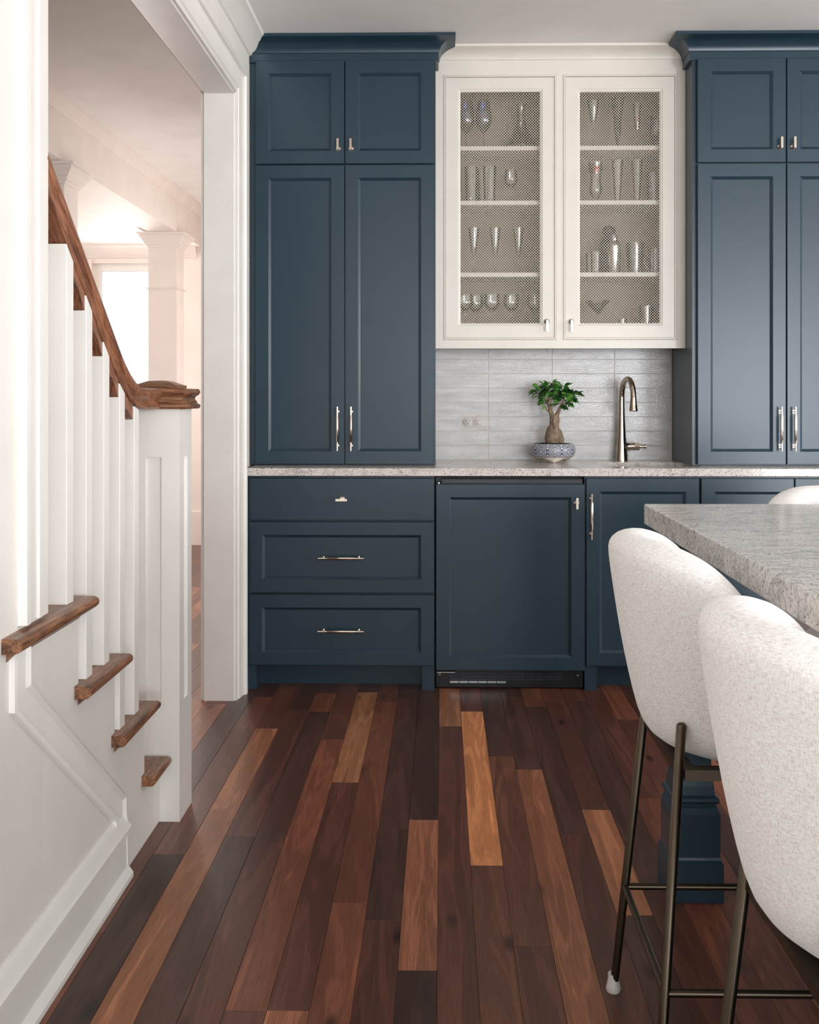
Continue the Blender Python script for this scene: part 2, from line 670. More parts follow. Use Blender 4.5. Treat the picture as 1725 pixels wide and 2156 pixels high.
DK, DR, MD, MR, LM, LT, OR, VD = ((86, 56, 46), (104, 64, 50), (120, 77, 59), (128, 79, 59), (162, 106, 78), (180, 121, 87), (212, 142, 94), (70, 46, 39))
# explicit rows: column -> list of (y end, tone) from the near end
ROWS = {
    -10: [(2.442, MR), (3.35, MD), (4.6, DK)],
    -9: [(2.868, (74, 50, 42)), (4.38, MD), (4.6, DK)],
    -8: [(3.965, LT), (4.6, DR)],
    -7: [(2.99, DK), (4.20, DR), (4.6, DK)],
    -6: [(2.95, DR), (4.183, DK), (4.44, MR), (4.6, DK)],
    -5: [(2.142, DR), (3.841, (138, 84, 62)), (4.6, DR)],
    -4: [(2.142, LM), (3.414, DR), (4.457, (160, 110, 76)), (4.6, DK)],
    -3: [(2.60, MR), (4.32, MR), (4.6, DR)],
    -2: [(2.516, DR), (3.05, DK), (4.38, DK), (4.6, DK)],
    -1: [(2.298, VD), (3.116, LM), (4.6, (78, 51, 42))],
    0: [(4.003, DR), (4.52, LT), (4.6, DR)],
    1: [(2.815, MD), (4.193, OR), (4.6, DR)],
    2: [(2.403, DR), (3.67, MD), (4.6, DK)],
    3: [(3.542, LM), (4.405, DK), (4.6, VD)],
    4: [(3.02, DR), (4.265, DK), (4.6, MD)],
    5: [(2.55, DK), (3.201, LT), (4.342, DR), (4.6, DR)],
    6: [(2.70, DR), (4.342, DK), (4.6, DR)],
    7: [(3.30, MR), (4.6, DR)],
    8: [(2.95, MR), (4.1, DR), (4.6, MR)],
}


def plank(x0, x1, y0, y1, col):
    g, b = 0.00025, 0.0006
    cx, cy = (x0 + x1) / 2, (y0 + y1) / 2
    hx, hy = (x1 - x0) / 2 - g, (y1 - y0) / 2 - g
    vs = []
    for z, i in ((-0.006, 0), (-0.0007, 0), (0.0, b)):
        vs += [(cx - hx + i, cy - hy + i, z), (cx + hx - i, cy - hy + i, z), (cx + hx - i, cy + hy - i, z), (cx - hx + i, cy + hy - i, z)]
    mb = MB().rings([vs[0:4], vs[4:8], vs[8:12]])
    o = mb.build('plank', M_FLOOR, floor, at=(cx, cy, 0))
    k = random.uniform(0.9, 1.1)
    c = srgb(*col)
    o.color = (c[0] * k, c[1] * k, c[2] * k, 1)
    return o


TONES = [DK, DR, DR, MD, MR, LM, VD, DK, MR]
for k in range(-10, 19):
    x0 = PX0 + k * PW
    rows = ROWS.get(k)
    if rows is None:
        rows = []
        y = 1.2 + random.uniform(0.2, 0.9)
        while y < 4.35:
            rows.append((y, random.choice(TONES)))
            y += random.uniform(0.5, 1.3)
        rows.append((4.6, random.choice(TONES)))
    y0 = 1.2
    for y1, t in rows:
        plank(x0, x0 + PW, y0, y1, t)
        y0 = y1
for k in range(-25, -10):
    x0 = PX0 + k * PW
    y = 3.0
    while y < 8.85:
        y1 = min(8.88, y + random.uniform(0.6, 1.7))
        if 8.88 - y1 < 0.2:
            y1 = 8.88
        plank(x0, x0 + PW, y, y1, random.choice([DR, MD, MR, LM, DK]))
        y = y1

# ---- kitchen ceiling and hall ceilings
struct(B(-5.3, 5.6, -5.1, 9.0, CEIL, CEIL + 0.1).build('ceiling', M_CEIL))
# lower ceiling of the room beyond the columns
struct(B(-5.2, -2.16, 1.0, 8.89, 2.452, 2.50).build('ceiling_far_room', M_HALL))

# ---- walls
wb = struct(B(-0.94, 5.6, YW + 0.006, YW + 0.14, 0, CEIL).build('wall_back', M_WALL))
B(-0.03, 1.066, YW + 0.0014, YW + 0.006, 0.912, 1.45).build('grout_bed', M_GROUT, wb)
struct(B(-0.94, XWF, 4.332, YW + 0.006, 0, CEIL).build('wall_left_far', M_WALL))
struct(B(-0.94, XWF, 2.19, 4.332, 2.42, CEIL).build('wall_left_header', M_WALL))
struct(B(-0.94, XWN, -5.1, 2.185, 0, CEIL).build('wall_left', M_WALL))
# wall behind camera with glazed door openings and the opening of the added window
mb = MB().box(-0.94, -0.40, -5.1, -4.96, 0, CEIL).box(0.80, 1.16, -5.1, -4.96, 0, CEIL).box(-0.40, 0.80, -5.1, -4.96, 0, 0.5).box(-0.40, 0.80, -5.1, -4.96, 2.26, CEIL)
mb.box(2.76, 3.47, -5.1, -4.96, 0, CEIL).box(5.07, 5.6, -5.1, -4.96, 0, CEIL)
mb.box(1.16, 2.76, -5.1, -4.96, 2.26, CEIL).box(3.47, 5.07, -5.1, -4.96, 2.26, CEIL)
struct(mb.build('wall_rear', M_WALL))
mb = MB().box(5.46, 5.6, -5.1, 0.08, 0, CEIL).box(5.46, 5.6, 3.92, 5.2, 0, CEIL)
mb.box(5.46, 5.6, 0.08, 3.92, 0, 0.78).box(5.46, 5.6, 0.08, 3.92, 2.32, CEIL)
struct(mb.build('wall_right', M_WALL))


def window(name, fr, pane):
    w = struct(fr.build(name, M_TRIM))
    pane.build('pane', M_PANE, w)
    return w


def sash(axis, lo, hi, bars, z0, z1, d0, d1, bottom=0.06):
    """stiles at the given positions with rails between them"""
    f = MB()

    def bx(a, b, za, zb):
        if axis == 'X':
            f.box(a, b, d0, d1, za, zb)
        else:
            f.box(d0, d1, a, b, za, zb)
    for a in bars:
        bx(a, a + 0.06, z0, z1)
    for a, b in zip(bars[:-1], bars[1:]):
        bx(a + 0.06, b, z0, z0 + bottom)
        bx(a + 0.06, b, z1 - 0.06, z1)
    return f


window('door_3', sash('X', 1.16, 2.76, (1.16, 1.93, 2.70), 0.0, 2.26, -5.08, -5.00, 0.12), B(1.2, 2.72, -5.045, -5.04, 0.1, 2.21))
window('added_window', sash('X', -0.40, 0.80, (-0.40, 0.74), 0.5, 2.26, -5.08, -5.00), B(-0.36, 0.76, -5.045, -5.04, 0.55, 2.21))  # unseen window behind the camera, added as extra frontal light
window('door_2', sash('X', 3.47, 5.07, (3.47, 4.24, 5.01), 0.0, 2.26, -5.08, -5.00, 0.12), B(3.52, 5.03, -5.045, -5.04, 0.1, 2.21))
window('window_2', sash('Y', 0.08, 3.92, (0.08, 1.34, 2.60, 3.86), 0.78, 2.32, 5.50, 5.58), B(5.54, 5.545, 0.12, 3.88, 0.83, 2.27))

# hall end wall with a bright window, outer walls of the far room
HY = 8.89
mb = MB().box(-5.3, -2.86, HY, HY + 0.12, 0, CEIL).box(-2.16, -0.8, HY, HY + 0.12, 0, CEIL)
mb.box(-2.86, -2.16, HY, HY + 0.12, 0, 0.45).box(-2.86, -2.16, HY, HY + 0.12, 2.30, CEIL)
struct(mb.build('wall_hall_end', M_HALL))
window('window_3', sash('X', -2.86, -2.16, (-2.86, -2.22), 0.45, 2.30, HY + 0.03, HY + 0.09), B(-2.81, -2.21, HY + 0.055, HY + 0.06, 0.5, 2.25))
mb = MB().box(-5.3, -5.2, 1.0, 5.0, 0, CEIL).box(-5.3, -5.2, 7.8, HY, 0, CEIL)
mb.box(-5.3, -5.2, 5.0, 7.8, 0, 0.35).box(-5.3, -5.2, 5.0, 7.8, 2.35, CEIL)  # opening for the added far room light
struct(mb.build('wall_far_room', M_HALL))
struct(B(-5.3, -0.94, 0.9, 1.0, 0, CEIL).build('wall_stair_end', M_HALL))
mb = MB().box(-0.94, -0.82, 5.24, 6.0, 0, CEIL).box(-0.94, -0.82, 8.2, HY, 0, CEIL)
mb.box(-0.94, -0.82, 6.0, 8.2, 0, 0.6).box(-0.94, -0.82, 6.0, 8.2, 2.3, CEIL)
struct(mb.build('wall_hall', M_HALL))
window('window_4', sash('Y', 6.0, 8.2, (6.0, 7.07, 8.14), 0.6, 2.3, -0.91, -0.85), B(-0.88, -0.875, 6.05, 8.15, 0.65, 2.25))


# ---- tiles of the backsplash
def tile(x0, x1, z0, z1):
    g, b = 0.0010, 0.0009
    cx, cz = (x0 + x1) / 2, (z0 + z1) / 2
    hx, hz = (x1 - x0) / 2 - g, (z1 - z0) / 2 - g
    rr = []
    dy = random.uniform(-0.0003, 0.0003)
    for y, i in ((YW + 0.005, 0), (YW + 0.0010 + dy, 0), (YW + dy, b)):
        rr.append([(cx - hx + i, y, cz - hz + i), (cx + hx - i, y, cz - hz + i), (cx + hx - i, y, cz + hz - i), (cx - hx + i, y, cz + hz - i)])
    return MB().rings(rr).build('tile', M_TILE, wb, smooth=30)


TZ = [0.915] + [0.981 + 0.0667 * i for i in range(8)]
TX = [-0.03, 0.219, 0.515, 0.804, 1.064]
for i in range(len(TX) - 1):
    for j in range(len(TZ) - 1):
        tile(TX[i], TX[i + 1], TZ[j], TZ[j + 1])


# ---- door casings, jambs, crown mouldings, baseboards
def yzmap(xface):
    return lambda a, b, h: (xface + h, a, b)


CAS = [(0.006, 0.0), (0.006, 0.012), (0.020, 0.012), (0.024, 0.008), (0.030, 0.016), (0.080, 0.022), (0.092, 0.026),
       (0.096, 0.035), (0.118, 0.035), (0.122, 0.0)]
CASN = [(0.004, 0.0), (0.004, 0.012), (0.052, 0.013), (0.058, 0.009), (0.104, 0.012), (0.110, 0.017), (0.128, 0.017), (0.130, 0.0)]
# far side casing with its head (travel upward then towards the camera, outside on the right of travel)
mb = MB().sweep([(4.322, 0.0), (4.322, 2.412), (2.0, 2.412)], [(o, h) for o, h in CAS], yzmap(XWF))
struct(mb.build('trim_1', M_TRIM, smooth=25))
# near side casing, standing on the fourth tread
mb = MB().sweep([(2.187, 2.742), (2.187, 0.772)], [(o, h) for o, h in CASN], yzmap(XWN))
struct(mb.build('trim_2', M_TRIM, smooth=25))
# jamb boards
mb = MB().box(-0.944, XWF, 4.322, 4.334, 0, 2.424).box(-0.944, XWF, 2.19, 4.334, 2.412, 2.424)
struct(mb.build('door_1', M_TRIM))
# hall-side casing
mb = MB().sweep([(4.334, 0.0), (4.334, 2.424), (2.19, 2.424)], [(0.0, 0.0), (0.0, -0.018), (0.1, -0.024), (0.1, 0)], yzmap(-0.94))
struct(mb.build('trim_3', M_HALL))
# kitchen crown on the wall above the opening
CROWN_S = [(0.0, -0.075), (0.010, -0.072), (0.014, -0.064), (0.030, -0.050), (0.046, -0.026), (0.064, -0.016), (0.072, -0.012), (0.076, 0.0), (0.0, 0.0)]
mb = MB().sweep([(XWF, 5.0), (XWF, -4.9)], [(-o, CEIL + h) for o, h in CROWN_S], lambda a, b, h: (a, b, h))
struct(mb.build('trim_4', M_TRIM, smooth=30))
# baseboard of the near wall
BASE = [(0.0, 0.0), (0.028, 0.0), (0.028, 0.012), (0.018, 0.026), (0.014, 0.030), (0.014, 0.112), (0.024, 0.118), (0.024, 0.130), (0.016, 0.140),
        (0.012, 0.156), (0.004, 0.166), (0.0, 0.166)]
mb = MB().sweep([(XWN, 2.735), (XWN, -4.9)], [(-o, h) for o, h in BASE], lambda a, b, h: (a, b, h))
struct(mb.build('baseboard_left', M_TRIM, smooth=25))
mb = MB().sweep([(XWF, YW), (XWF, 4.46)], [(-o * 0.9, h * 0.8) for o, h in BASE], lambda a, b, h: (a, b, h))
struct(mb.build('baseboard_far', M_TRIM, smooth=25))
# hall end baseboard and crown
struct(B(-2.16, -0.94, HY - 0.02, HY, 0, 0.27).build('baseboard_hall', M_HALL))
mb = MB().sweep([(-5.2, HY), (-2.0, HY)], [(o, 2.452 + h * 1.5) for o, h in CROWN_S], lambda a, b, h: (a, b, h))
struct(mb.build('trim_5', M_HALL, smooth=30))
struct(B(-2.95, -2.86, HY - 0.02, HY, 0.3, 2.33).build('trim_6', M_HALL))

# beam over the columns with its crown
BX = -1.957
struct(B(-2.17, BX, 1.0, HY, 2.428, CEIL).build('trim_7', M_HALL))
BCR = [(0, -0.078), (0.005, -0.078), (0.008, -0.070), (0.012, -0.066), (0.014, -0.058), (0.018, -0.050), (0.026, -0.030), (0.034, -0.020), (0.036, -0.012), (0.044, -0.008), (0.044, 0), (0, 0)]
mb = MB().sweep([(BX, HY), (BX, 1.0)], [(-o, CEIL + h) for o, h in BCR], lambda a, b, h: (a, b, h))
struct(mb.build('trim_8', M_HALL, smooth=30))


def column(x1, y0, label, w=0.215):
    x0, y1 = x1 - w, y0 + w
    t = thing('square_column', ((x0 + x1) / 2, (y0 + y1) / 2, 0), label, 'column', 'square columns in the hall')
    B(x0, x1, y0, y1, 0.16, 2.34).build('shaft', M_HALL, t, bevel=0.003)
    B(x0 - 0.02, x1 + 0.02, y0 - 0.02, y1 + 0.02, 0, 0.16).build('base', M_HALL, t, bevel=0.004)
    path = [(x0, y0), (x1, y0), (x1, y1), (x0, y1)]
    pr = [(0.0, 2.318), (0.008, 2.322), (0.010, 2.336), (0.020, 2.341), (0.022, 2.352), (0.030, 2.360), (0.044, 2.385), (0.056, 2.398), (0.056, 2.410),
          (0.070, 2.412), (0.072, 2.427), (0.0, 2.427)]
    MB().sweep(path, pr, lambda a, b, h: (a, b, h), True).build('capital', M_HALL, t, smooth=25)
    MB().sweep(path, [(-0.01, 2.008), (0.012, 2.010), (0.016, 2.014), (0.012, 2.020), (-0.01, 2.022)], lambda a, b, h: (a, b, h), True).build('neck_ring', M_HALL, t, smooth=25)
    return t


column(-1.970, 5.67, 'white square column beside the sloping handrail')
column(-1.970, 8.10, 'white square column standing before the bright hall window')

# ================================================================== STAIRCASE
RISE, RUN = 0.191, 0.268
NOSE = [3.235, 2.967, 2.699, 2.431, 2.163, 1.895, 1.627]       # front of each tread nosing
RIS = [3.086, 2.937, 2.669, 2.401, 2.133, 1.865, 1.597]         # riser faces (first one stops at the newel)
SX = -0.803                                                      # string face
stair = thing('staircase', (-1.3, 2.6, 0), 'white staircase with oak treads, square balusters and an oak handrail', 'staircase')
# stepped string with panel field
prof = [(3.087, 0.0)]
for i in range(4):
    zt = RISE * (i + 1) - 0.026
    y_front = 3.087 if i == 0 else RIS[i]
    prof.append((y_front, zt if i == 0 else prof[-1][1]))
    if i:
        prof.append((y_front, zt))
prof.append((2.185, prof[-1][1]))
prof.append((2.185, 0.0))
clean = [prof[0]]
for p in prof[1:]:
    if (abs(p[0] - clean[-1][0]) + abs(p[1] - clean[-1][1])) > 1e-4:
        clean.append(p)
MB().prism(clean, -0.835, SX, 'X').build('string', M_WALL, stair)
for i in range(7):
    z = RISE * (i + 1)
    yr = RIS[i]
    yn = RIS[i + 1] if i < 6 else 1.33
    if i:
        B(-1.78, -0.835, yr - 0.02, yr, z - RISE, z - 0.026).build('riser', M_TRIM, stair)
    y_nose = min(NOSE[i], 3.084)
    xe = -0.765 if i < 4 else -0.95
    y_back = yn - 0.004 if i != 3 else 2.0
    # tread with rounded nose on the front and on the open end
    t = 0.028
    r = t / 2
    cross = [(-r, -r)] + [(r * cos(a) - r + 0.0, r * sin(a)) for a in [radians(d) for d in range(-90, 91, 22)]] + [(-r, r)]
    path = [(-1.78, y_nose), (xe, y_nose), (xe, y_back + (0.0 if i > 3 else -0.022))]
    ring_pr = [(0.0 - r + r * cos(radians(d)), z - r + r * sin(radians(d))) for d in range(-90, 91, 30)]
    pr = [(-0.05, z - t)] + ring_pr + [(-0.05, z)]
    # path runs +X then towards the camera: outside is on the left, so flip
    mb = MB().sweep(path, [(-o, h) for o, h in pr], lambda a, b, h: (a, b, h))
    mb.build('nosing', M_OAK, stair, smooth=40)
    B(-1.78, xe - 0.049, y_back, y_nose - 0.049, z - t, z).build('tread', M_OAKX, stair)
    if i and i < 4:
        cove = [(0.0, 0.0), (-0.016, 0.0), (-0.012, -0.008), (-0.003, -0.016), (0.0, -0.02)]
        mb = MB().sweep([(-1.78, yr), (SX, yr), (SX, y_back)], [(o, z - t + h) for o, h in cove], lambda a, b, h: (a, b, h))
        mb.build('cove_moulding', M_OAK, stair, smooth=40)
# panel moulding on the string / wall under the stair
PM = [(-0.040, 0.0), (-0.040, 0.010), (-0.028, 0.017), (-0.018, 0.010), (0.020, 0.005), (0.030, 0.014), (0.040, 0.012), (0.040, 0.0)]
mb = MB().sweep([(2.054, 0.738), (2.054, 0.640), (2.688, 0.192), (2.700, 0.03)], PM, lambda a, b, h: (SX - 0.001 + h, a, b))
mb.build('panel_moulding', M_TRIM, stair, smooth=25)
# newel
NX0, NX1, NY0, NY1 = -0.893, -0.744, 3.088, 3.240
nc = ((NX0 + NX1) / 2, (NY0 + NY1) / 2)


def newel_faces():
    mb = MB()
    hw = 0.0745
    m0, dep = 0.052, 0.008
    zb, zt2 = 0.335, 1.035
    for q in range(4):
        a = q * pi / 2

        def R(x, y, z):
            return (nc[0] + x * cos(a) - y * sin(a), nc[1] + x * sin(a) + y * cos(a), z)
        o = [R(-hw, -hw, 0), R(hw, -hw, 0), R(hw, -hw, 1.172), R(-hw, -hw, 1.172)]
        i0 = hw - m0
        p = [R(-i0, -hw, zb), R(i0, -hw, zb), R(i0, -hw, zt2), R(-i0, -hw, zt2)]
        s = [R(-i0, -hw + dep, zb), R(i0, -hw + dep, zb), R(i0, -hw + dep, zt2), R(-i0, -hw + dep, zt2)]
        mb.add(o + p + s, [(0, 1, 5, 4), (1, 2, 6, 5), (2, 3, 7, 6), (3, 0, 4, 7), (4, 5, 9, 8), (5, 6, 10, 9), (6, 7, 11, 10), (7, 4, 8, 11), (8, 9, 10, 11)])
    mb.add([(nc[0] - hw, nc[1] - hw, 1.172), (nc[0] + hw, nc[1] - hw, 1.172), (nc[0] + hw, nc[1] + hw, 1.172), (nc[0] - hw, nc[1] + hw, 1.172)], [(0, 1, 2, 3)])
    return mb


newel = newel_faces().build('newel_post', M_TRIM, stair)
h2 = 0.0745
path = [(nc[0] - h2, nc[1] - h2), (nc[0] + h2, nc[1] - h2), (nc[0] + h2, nc[1] + h2), (nc[0] - h2, nc[1] + h2)]
CAPP = [(-0.07, 1.172), (0.018, 1.172), (0.022, 1.178), (0.021, 1.184), (0.014, 1.188), (0.013, 1.194), (0.008, 1.200), (0.010, 1.207), (0.018, 1.213), (0.022, 1.221), (0.018, 1.230), (-0.07, 1.231)]
MB().sweep(path, CAPP, lambda a, b, h: (a, b, h), True).build('newel_cap', M_OAKX, newel, smooth=60)
rr = []
for o, z in ((-0.012, 1.2305), (-0.012, 1.240), (-0.016, 1.2405), (-0.045, 1.252), (-0.066, 1.254)):
    k = h2 + o
    rr.append([(nc[0] - k, nc[1] - k, z), (nc[0] + k, nc[1] - k, z), (nc[0] + k, nc[1] + k, z), (nc[0] - k, nc[1] + k, z)])
MB().rings(rr).build('newel_top', M_OAKX, newel)
# handrail: centre line in the plane x = RX
RX = -0.818
SLOPE = 0.765
TOPZ = 1.214


def rail_z(y):
    """height of the rail's top"""
    y1, y2 = 2.68, 2.93
    if y >= y2:
        return 1.231
    if y <= y1:
        return 1.231 + SLOPE * (y1 - y) + SLOPE * (y2 - y1) * 0.5
    s = (y2 - y)
    return 1.231 + SLOPE * s * s / (2 * (y2 - y1))


RPROF = [(-0.020, -0.059), (0.020, -0.059), (0.024, -0.053), (0.023, -0.047), (0.017, -0.040), (0.016, -0.034), (0.024, -0.026), (0.029, -0.016), (0.026, -0.006), (0.014, 0.0),
         (-0.014, 0.0), (-0.026, -0.006), (-0.029, -0.016), (-0.024, -0.026), (-0.016, -0.034), (-0.017, -0.040), (-0.023, -0.047), (-0.024, -0.053)]
ys = [3.085, 2.98, 2.93] + [2.93 - 0.025 * i for i in range(1, 11)] + [2.4, 2.19]
rr = []
for y in ys:
    z = rail_z(y)
    dz = (rail_z(y - 0.004) - rail_z(y + 0.004)) / 0.008
    c = 1 / sqrt(1 + dz * dz)
    # rail section kept square to the slope
    rr.append([(RX + x, y + h * c * dz, z + h * c * 1.0 + 0.0) if False else (RX + x, y + h * c * dz, z + h * c) for x, h in RPROF])
MB().rings(rr).build('handrail', M_RAIL, stair, smooth=55)
# balusters: right faces at -0.80
BALY = [2.329 + 0.1278 * i for i in range(5)]
BALY.sort()
for y in BALY:
    # tread below
    k = max(i for i in range(7) if RIS[i] >= y + 0.0 or i == 0)
    zb = RISE * (k + 1)
    hw = 0.0215
    x0, x1 = RX - hw, RX + hw

    def zt(yy):
        dz = (rail_z(yy - 0.004) - rail_z(yy + 0.004)) / 0.008
        return rail_z(yy) - 0.060 * sqrt(1 + dz * dz) - 0.004
    vs = [(x0, y - hw, zb), (x1, y - hw, zb), (x1, y + hw, zb), (x0, y + hw, zb),
          (x0, y - hw, zt(y - hw)), (x1, y - hw, zt(y - hw)), (x1, y + hw, zt(y + hw)), (x0, y + hw, zt(y + hw))]
    MB().add(vs, [(0, 3, 2, 1), (4, 5, 6, 7), (0, 1, 5, 4), (1, 2, 6, 5), (2, 3, 7, 6), (3, 0, 4, 7)]).build('baluster', M_TRIM, stair, bevel=0.001)
# fillets between balusters under the rail
for a, b in zip(BALY[:-1], BALY[1:]):
    y0, y1 = a + hw + 0.001, b - hw - 0.001
    pts_t, pts_b = [], []
    for i in range(7):
        u = i / 6
        y = y0 + (y1 - y0) * u
        pts_t.append((y, zt(y) + 0.010))
        sag = 0.040 + 0.012 * cos(u * 2 * pi) - 0.012 * u
        pts_b.append((y, zt(y) - 0.030 - 0.005 * cos(u * 2 * pi)))
    MB().prism(pts_t + pts_b[::-1], RX - 0.018, RX + 0.018, 'X').build('rail_fillet', M_RAIL, stair)


# ================================================================== CABINETRY
def rect(x0, x1, z0, z1, i, y):
    return [(x0 + i, y, z0 + i), (x1 - i, y, z0 + i), (x1 - i, y, z1 - i), (x0 + i, y, z1 - i)]


def panel_front(x0, x1, z0, z1, yf, stile=0.052, thick=0.020, flat=False):
    rs = [rect(x0, x1, z0, z1, 0, yf + thick), rect(x0, x1, z0, z1, 0, yf + 0.002), rect(x0, x1, z0, z1, 0.002, yf)]
    if not flat:
        rs += [rect(x0, x1, z0, z1, stile, yf), rect(x0, x1, z0, z1, stile + 0.0015, yf + 0.0015), rect(x0, x1, z0, z1, stile + 0.0105, yf + 0.0085),
               rect(x0, x1, z0, z1, stile + 0.0115, yf + 0.0105)]
    return MB().rings(rs)


def pull(cx, cz, yf, length, vertical, parent):
    """bar pull with a thicker fluted grip on two posts"""
    h = length / 2
    g = length * 0.31
    yb = yf - 0.030
    segs = 12

    def P(t, y):
        return (cx, y, cz + t) if vertical else (cx + t, y, cz)
    mb = MB()
    mb.tube([P(-h, yb), P(h, yb)], 0.0042, segs)
    mb.tube([P(-g, yb), P(-g + 0.002, yb), P(g - 0.002, yb), P(g, yb)], [0.0050, 0.0060, 0.0060, 0.0050], 8)
    for s in (-1, 1):
        mb.tube([P(s * g * 1.25, yb), P(s * g * 1.25, yf)], 0.0034, 8)
        mb.tube([P(s * g * 1.25, yf - 0.003), P(s * g * 1.25, yf)], 0.0065, 12)
    return mb.build('handle', M_NICKEL, parent, smooth=40)


def knob(cx, cz, yf, parent, length=0.046, vertical=True, shift=0.012, rose=0.012):
    """round rose with a square bar carried on a post"""
    mb = MB()
    mb.lathe([(0, 0), (rose, 0), (rose, -0.002), (rose * 0.8, -0.005), (rose * 0.45, -0.009), (0.005, -0.012), (0.005, -0.022), (0, -0.022)], cx, cz, 20, 'Y', yf)
    h = length / 2
    b = 0.0048
    if vertical:
        mb.box(cx - b, cx + b, yf - 0.030, yf - 0.0205, cz + shift - h, cz + shift + h)
    else:
        mb.box(cx - h, cx + h, yf - 0.030, yf - 0.0205, cz + shift - b, cz + shift + b)
    return mb.build('knob', M_NICKEL, parent, smooth=35)


# ---- base drawer cabinet
dc = thing('drawer_cabinet', (-0.41, 4.8, 0), 'blue base cabinet with three drawers under the counter', 'cabinet')
B(-0.823, -0.029, 4.507, 5.09, 0.10, 0.879).build('body', M_BLUE, dc)
B(-0.80, -0.03, 4.595, 4.61, 0, 0.10).build('toe_kick', M_BLUE, dc)
B(-0.802, -0.765, 4.50, 4.60, 0, 0.10).build('foot', M_BLUE, dc)
B(-0.080, -0.029, 4.50, 4.60, 0, 0.10).build('foot', M_BLUE, dc)
for z0, z1, flat in ((0.699, 0.872, True), (0.401, 0.692, False), (0.102, 0.393, False)):
    d = panel_front(-0.792, -0.031, z0, z1, YB, 0.053, flat=flat).build('drawer', M_BLUE, dc)
    if flat:
        knob(-0.410, 0.789, YB, d, 0.047, False, -0.004)
    else:
        pull(-0.412, (z0 + z1) / 2, YB, 0.188, False, d)

# ---- under-counter refrigerator with a matching panel
fr = thing('under_counter_refrigerator', (0.28, 4.8, 0), 'under-counter refrigerator with a blue front panel and black vent below', 'refrigerator')
B(-0.024, 0.585, 4.56, 5.06, 0.02, 0.872).build('body', M_BLACK, fr)
B(0.00, 0.580, 4.51, 4.56, 0.090, 0.868).build('inner_door', M_BLACK, fr)
B(0.005, 0.572, 4.506, 4.53, 0.853, 0.864).build('gasket', M_GASKET, fr)
d = panel_front(-0.023, 0.586, 0.084, 0.849, YB, 0.054).build('door', M_BLUE, fr)
knob(0.553, 0.772, YB, d, 0.046, True, 0.0)
B(-0.022, 0.584, 4.53, 4.56, 0.004, 0.080).build('kick_grille', M_BLACK, fr)
for r in range(4):
    for c in range(12):
        x = 0.035 + c * 0.039
        B(x, x + 0.036, 4.526, 4.531, 0.022 + r * 0.012, 0.030 + r * 0.012).build('grille_slot', M_GASKET if r else M_STEEL, fr) if not (r == 0 and c > 5) else None
MB().box(-0.02, 0.055, 4.495, 4.53, 0.072, 0.075).lathe([(0, 0), (0.009, 0), (0.009, 0.014), (0, 0.014)], -0.010, 4.51, 12, 'Z', 0.058).build('hinge', M_STEEL, fr)
MB().lathe([(0, 0), (0.004, 0), (0.004, -0.004), (0, -0.004)], 0.563, 0.055, 10, 'Y', 4.53).build('screw', M_STEEL, fr)
MB().lathe([(0, 0), (0.004, 0), (0.003, 0.006), (0, 0.006)], -0.012, 4.497, 10, 'Z', 0.8495).build('hinge_pin', M_STEEL, fr)


# ---- base cabinet with the sink door, and the double one beside it
def base_cab(x0, x1, doors, label, feet):
    t = thing('base_cabinet', ((x0 + x1) / 2, 4.8, 0), label, 'cabinet')
    B(x0, x1, 4.507, 4.56, 0.10, 0.879).build('face_frame', M_BLUE, t)
    B(x0, x1, 4.56, 5.09, 0.10, 0.66).build('body', M_BLUE, t)
    B(x0 + 0.02, x1, 4.595, 4.61, 0, 0.10).build('toe_kick', M_BLUE, t)
    for a, b in feet:
        B(a, b, 4.50, 4.60, 0, 0.10).build('foot', M_BLUE, t)
    for a, b, hx in doors:
        d = panel_front(a, b, 0.103, 0.873, YB, 0.054).build('door', M_BLUE, t)
        pull(hx, 0.719, YB, 0.186, True, d)
    return t


base_cab(0.588, 1.058, [(0.593, 1.054, 0.612)], 'blue single-door base cabinet under the sink', [(0.588, 0.638)])
base_cab(1.0585, 1.84, [(1.062, 1.440, 1.412), (1.444, 1.835, 1.472)], 'blue double-door base cabinet half hidden behind the island', [(1.79, 1.84)])

# ---- countertop with the sink cut-out
CT0, CT1 = 0.882, 0.914


def countertop():
    x0, x1, y0, y1 = -0.80, 1.95, 4.475, YW + 0.004
    sx0, sx1, sy0, sy1 = 0.69, 1.10, 4.60, 4.905
    r = 0.06
    hole = []
    for cx, cy, a0 in ((sx1 - r, sy1 - r, 0), (sx0 + r, sy1 - r, 90), (sx0 + r, sy0 + r, 180), (sx1 - r, sy0 + r, 270)):
        for k in range(7):
            a = radians(a0 + 15 * k)
            hole.append((cx + r * cos(a), cy + r * sin(a)))
    n = len(hole)
    mb = MB()
    outer = [(x1, y1), (x0, y1), (x0, y0), (x1, y0)]
    e = 0.003
    for z, flip in ((CT0, True), (CT1, False)):
        vs = [(x, y, z) for x, y in outer] + [(x, y, z) for x, y in hole]
        fs = []
        for q in range(4):
            for k in range(6):
                fs.append((q, 4 + q * 7 + k, 4 + q * 7 + k + 1))
            q2 = (q + 1) % 4
            fs.append((q, 4 + q * 7 + 6, 4 + (q2 * 7) % n, q2))
        mb.add(vs, fs)
    nn = 4 + n
    base = 0
    fs = [(q, (q + 1) % 4, nn + (q + 1) % 4, nn + q) for q in range(4)]
    fs += [(4 + k, 4 + (k + 1) % n, nn + 4 + (k + 1) % n, nn + 4 + k) for k in range(n)]
    mb.f += fs
    return mb, hole


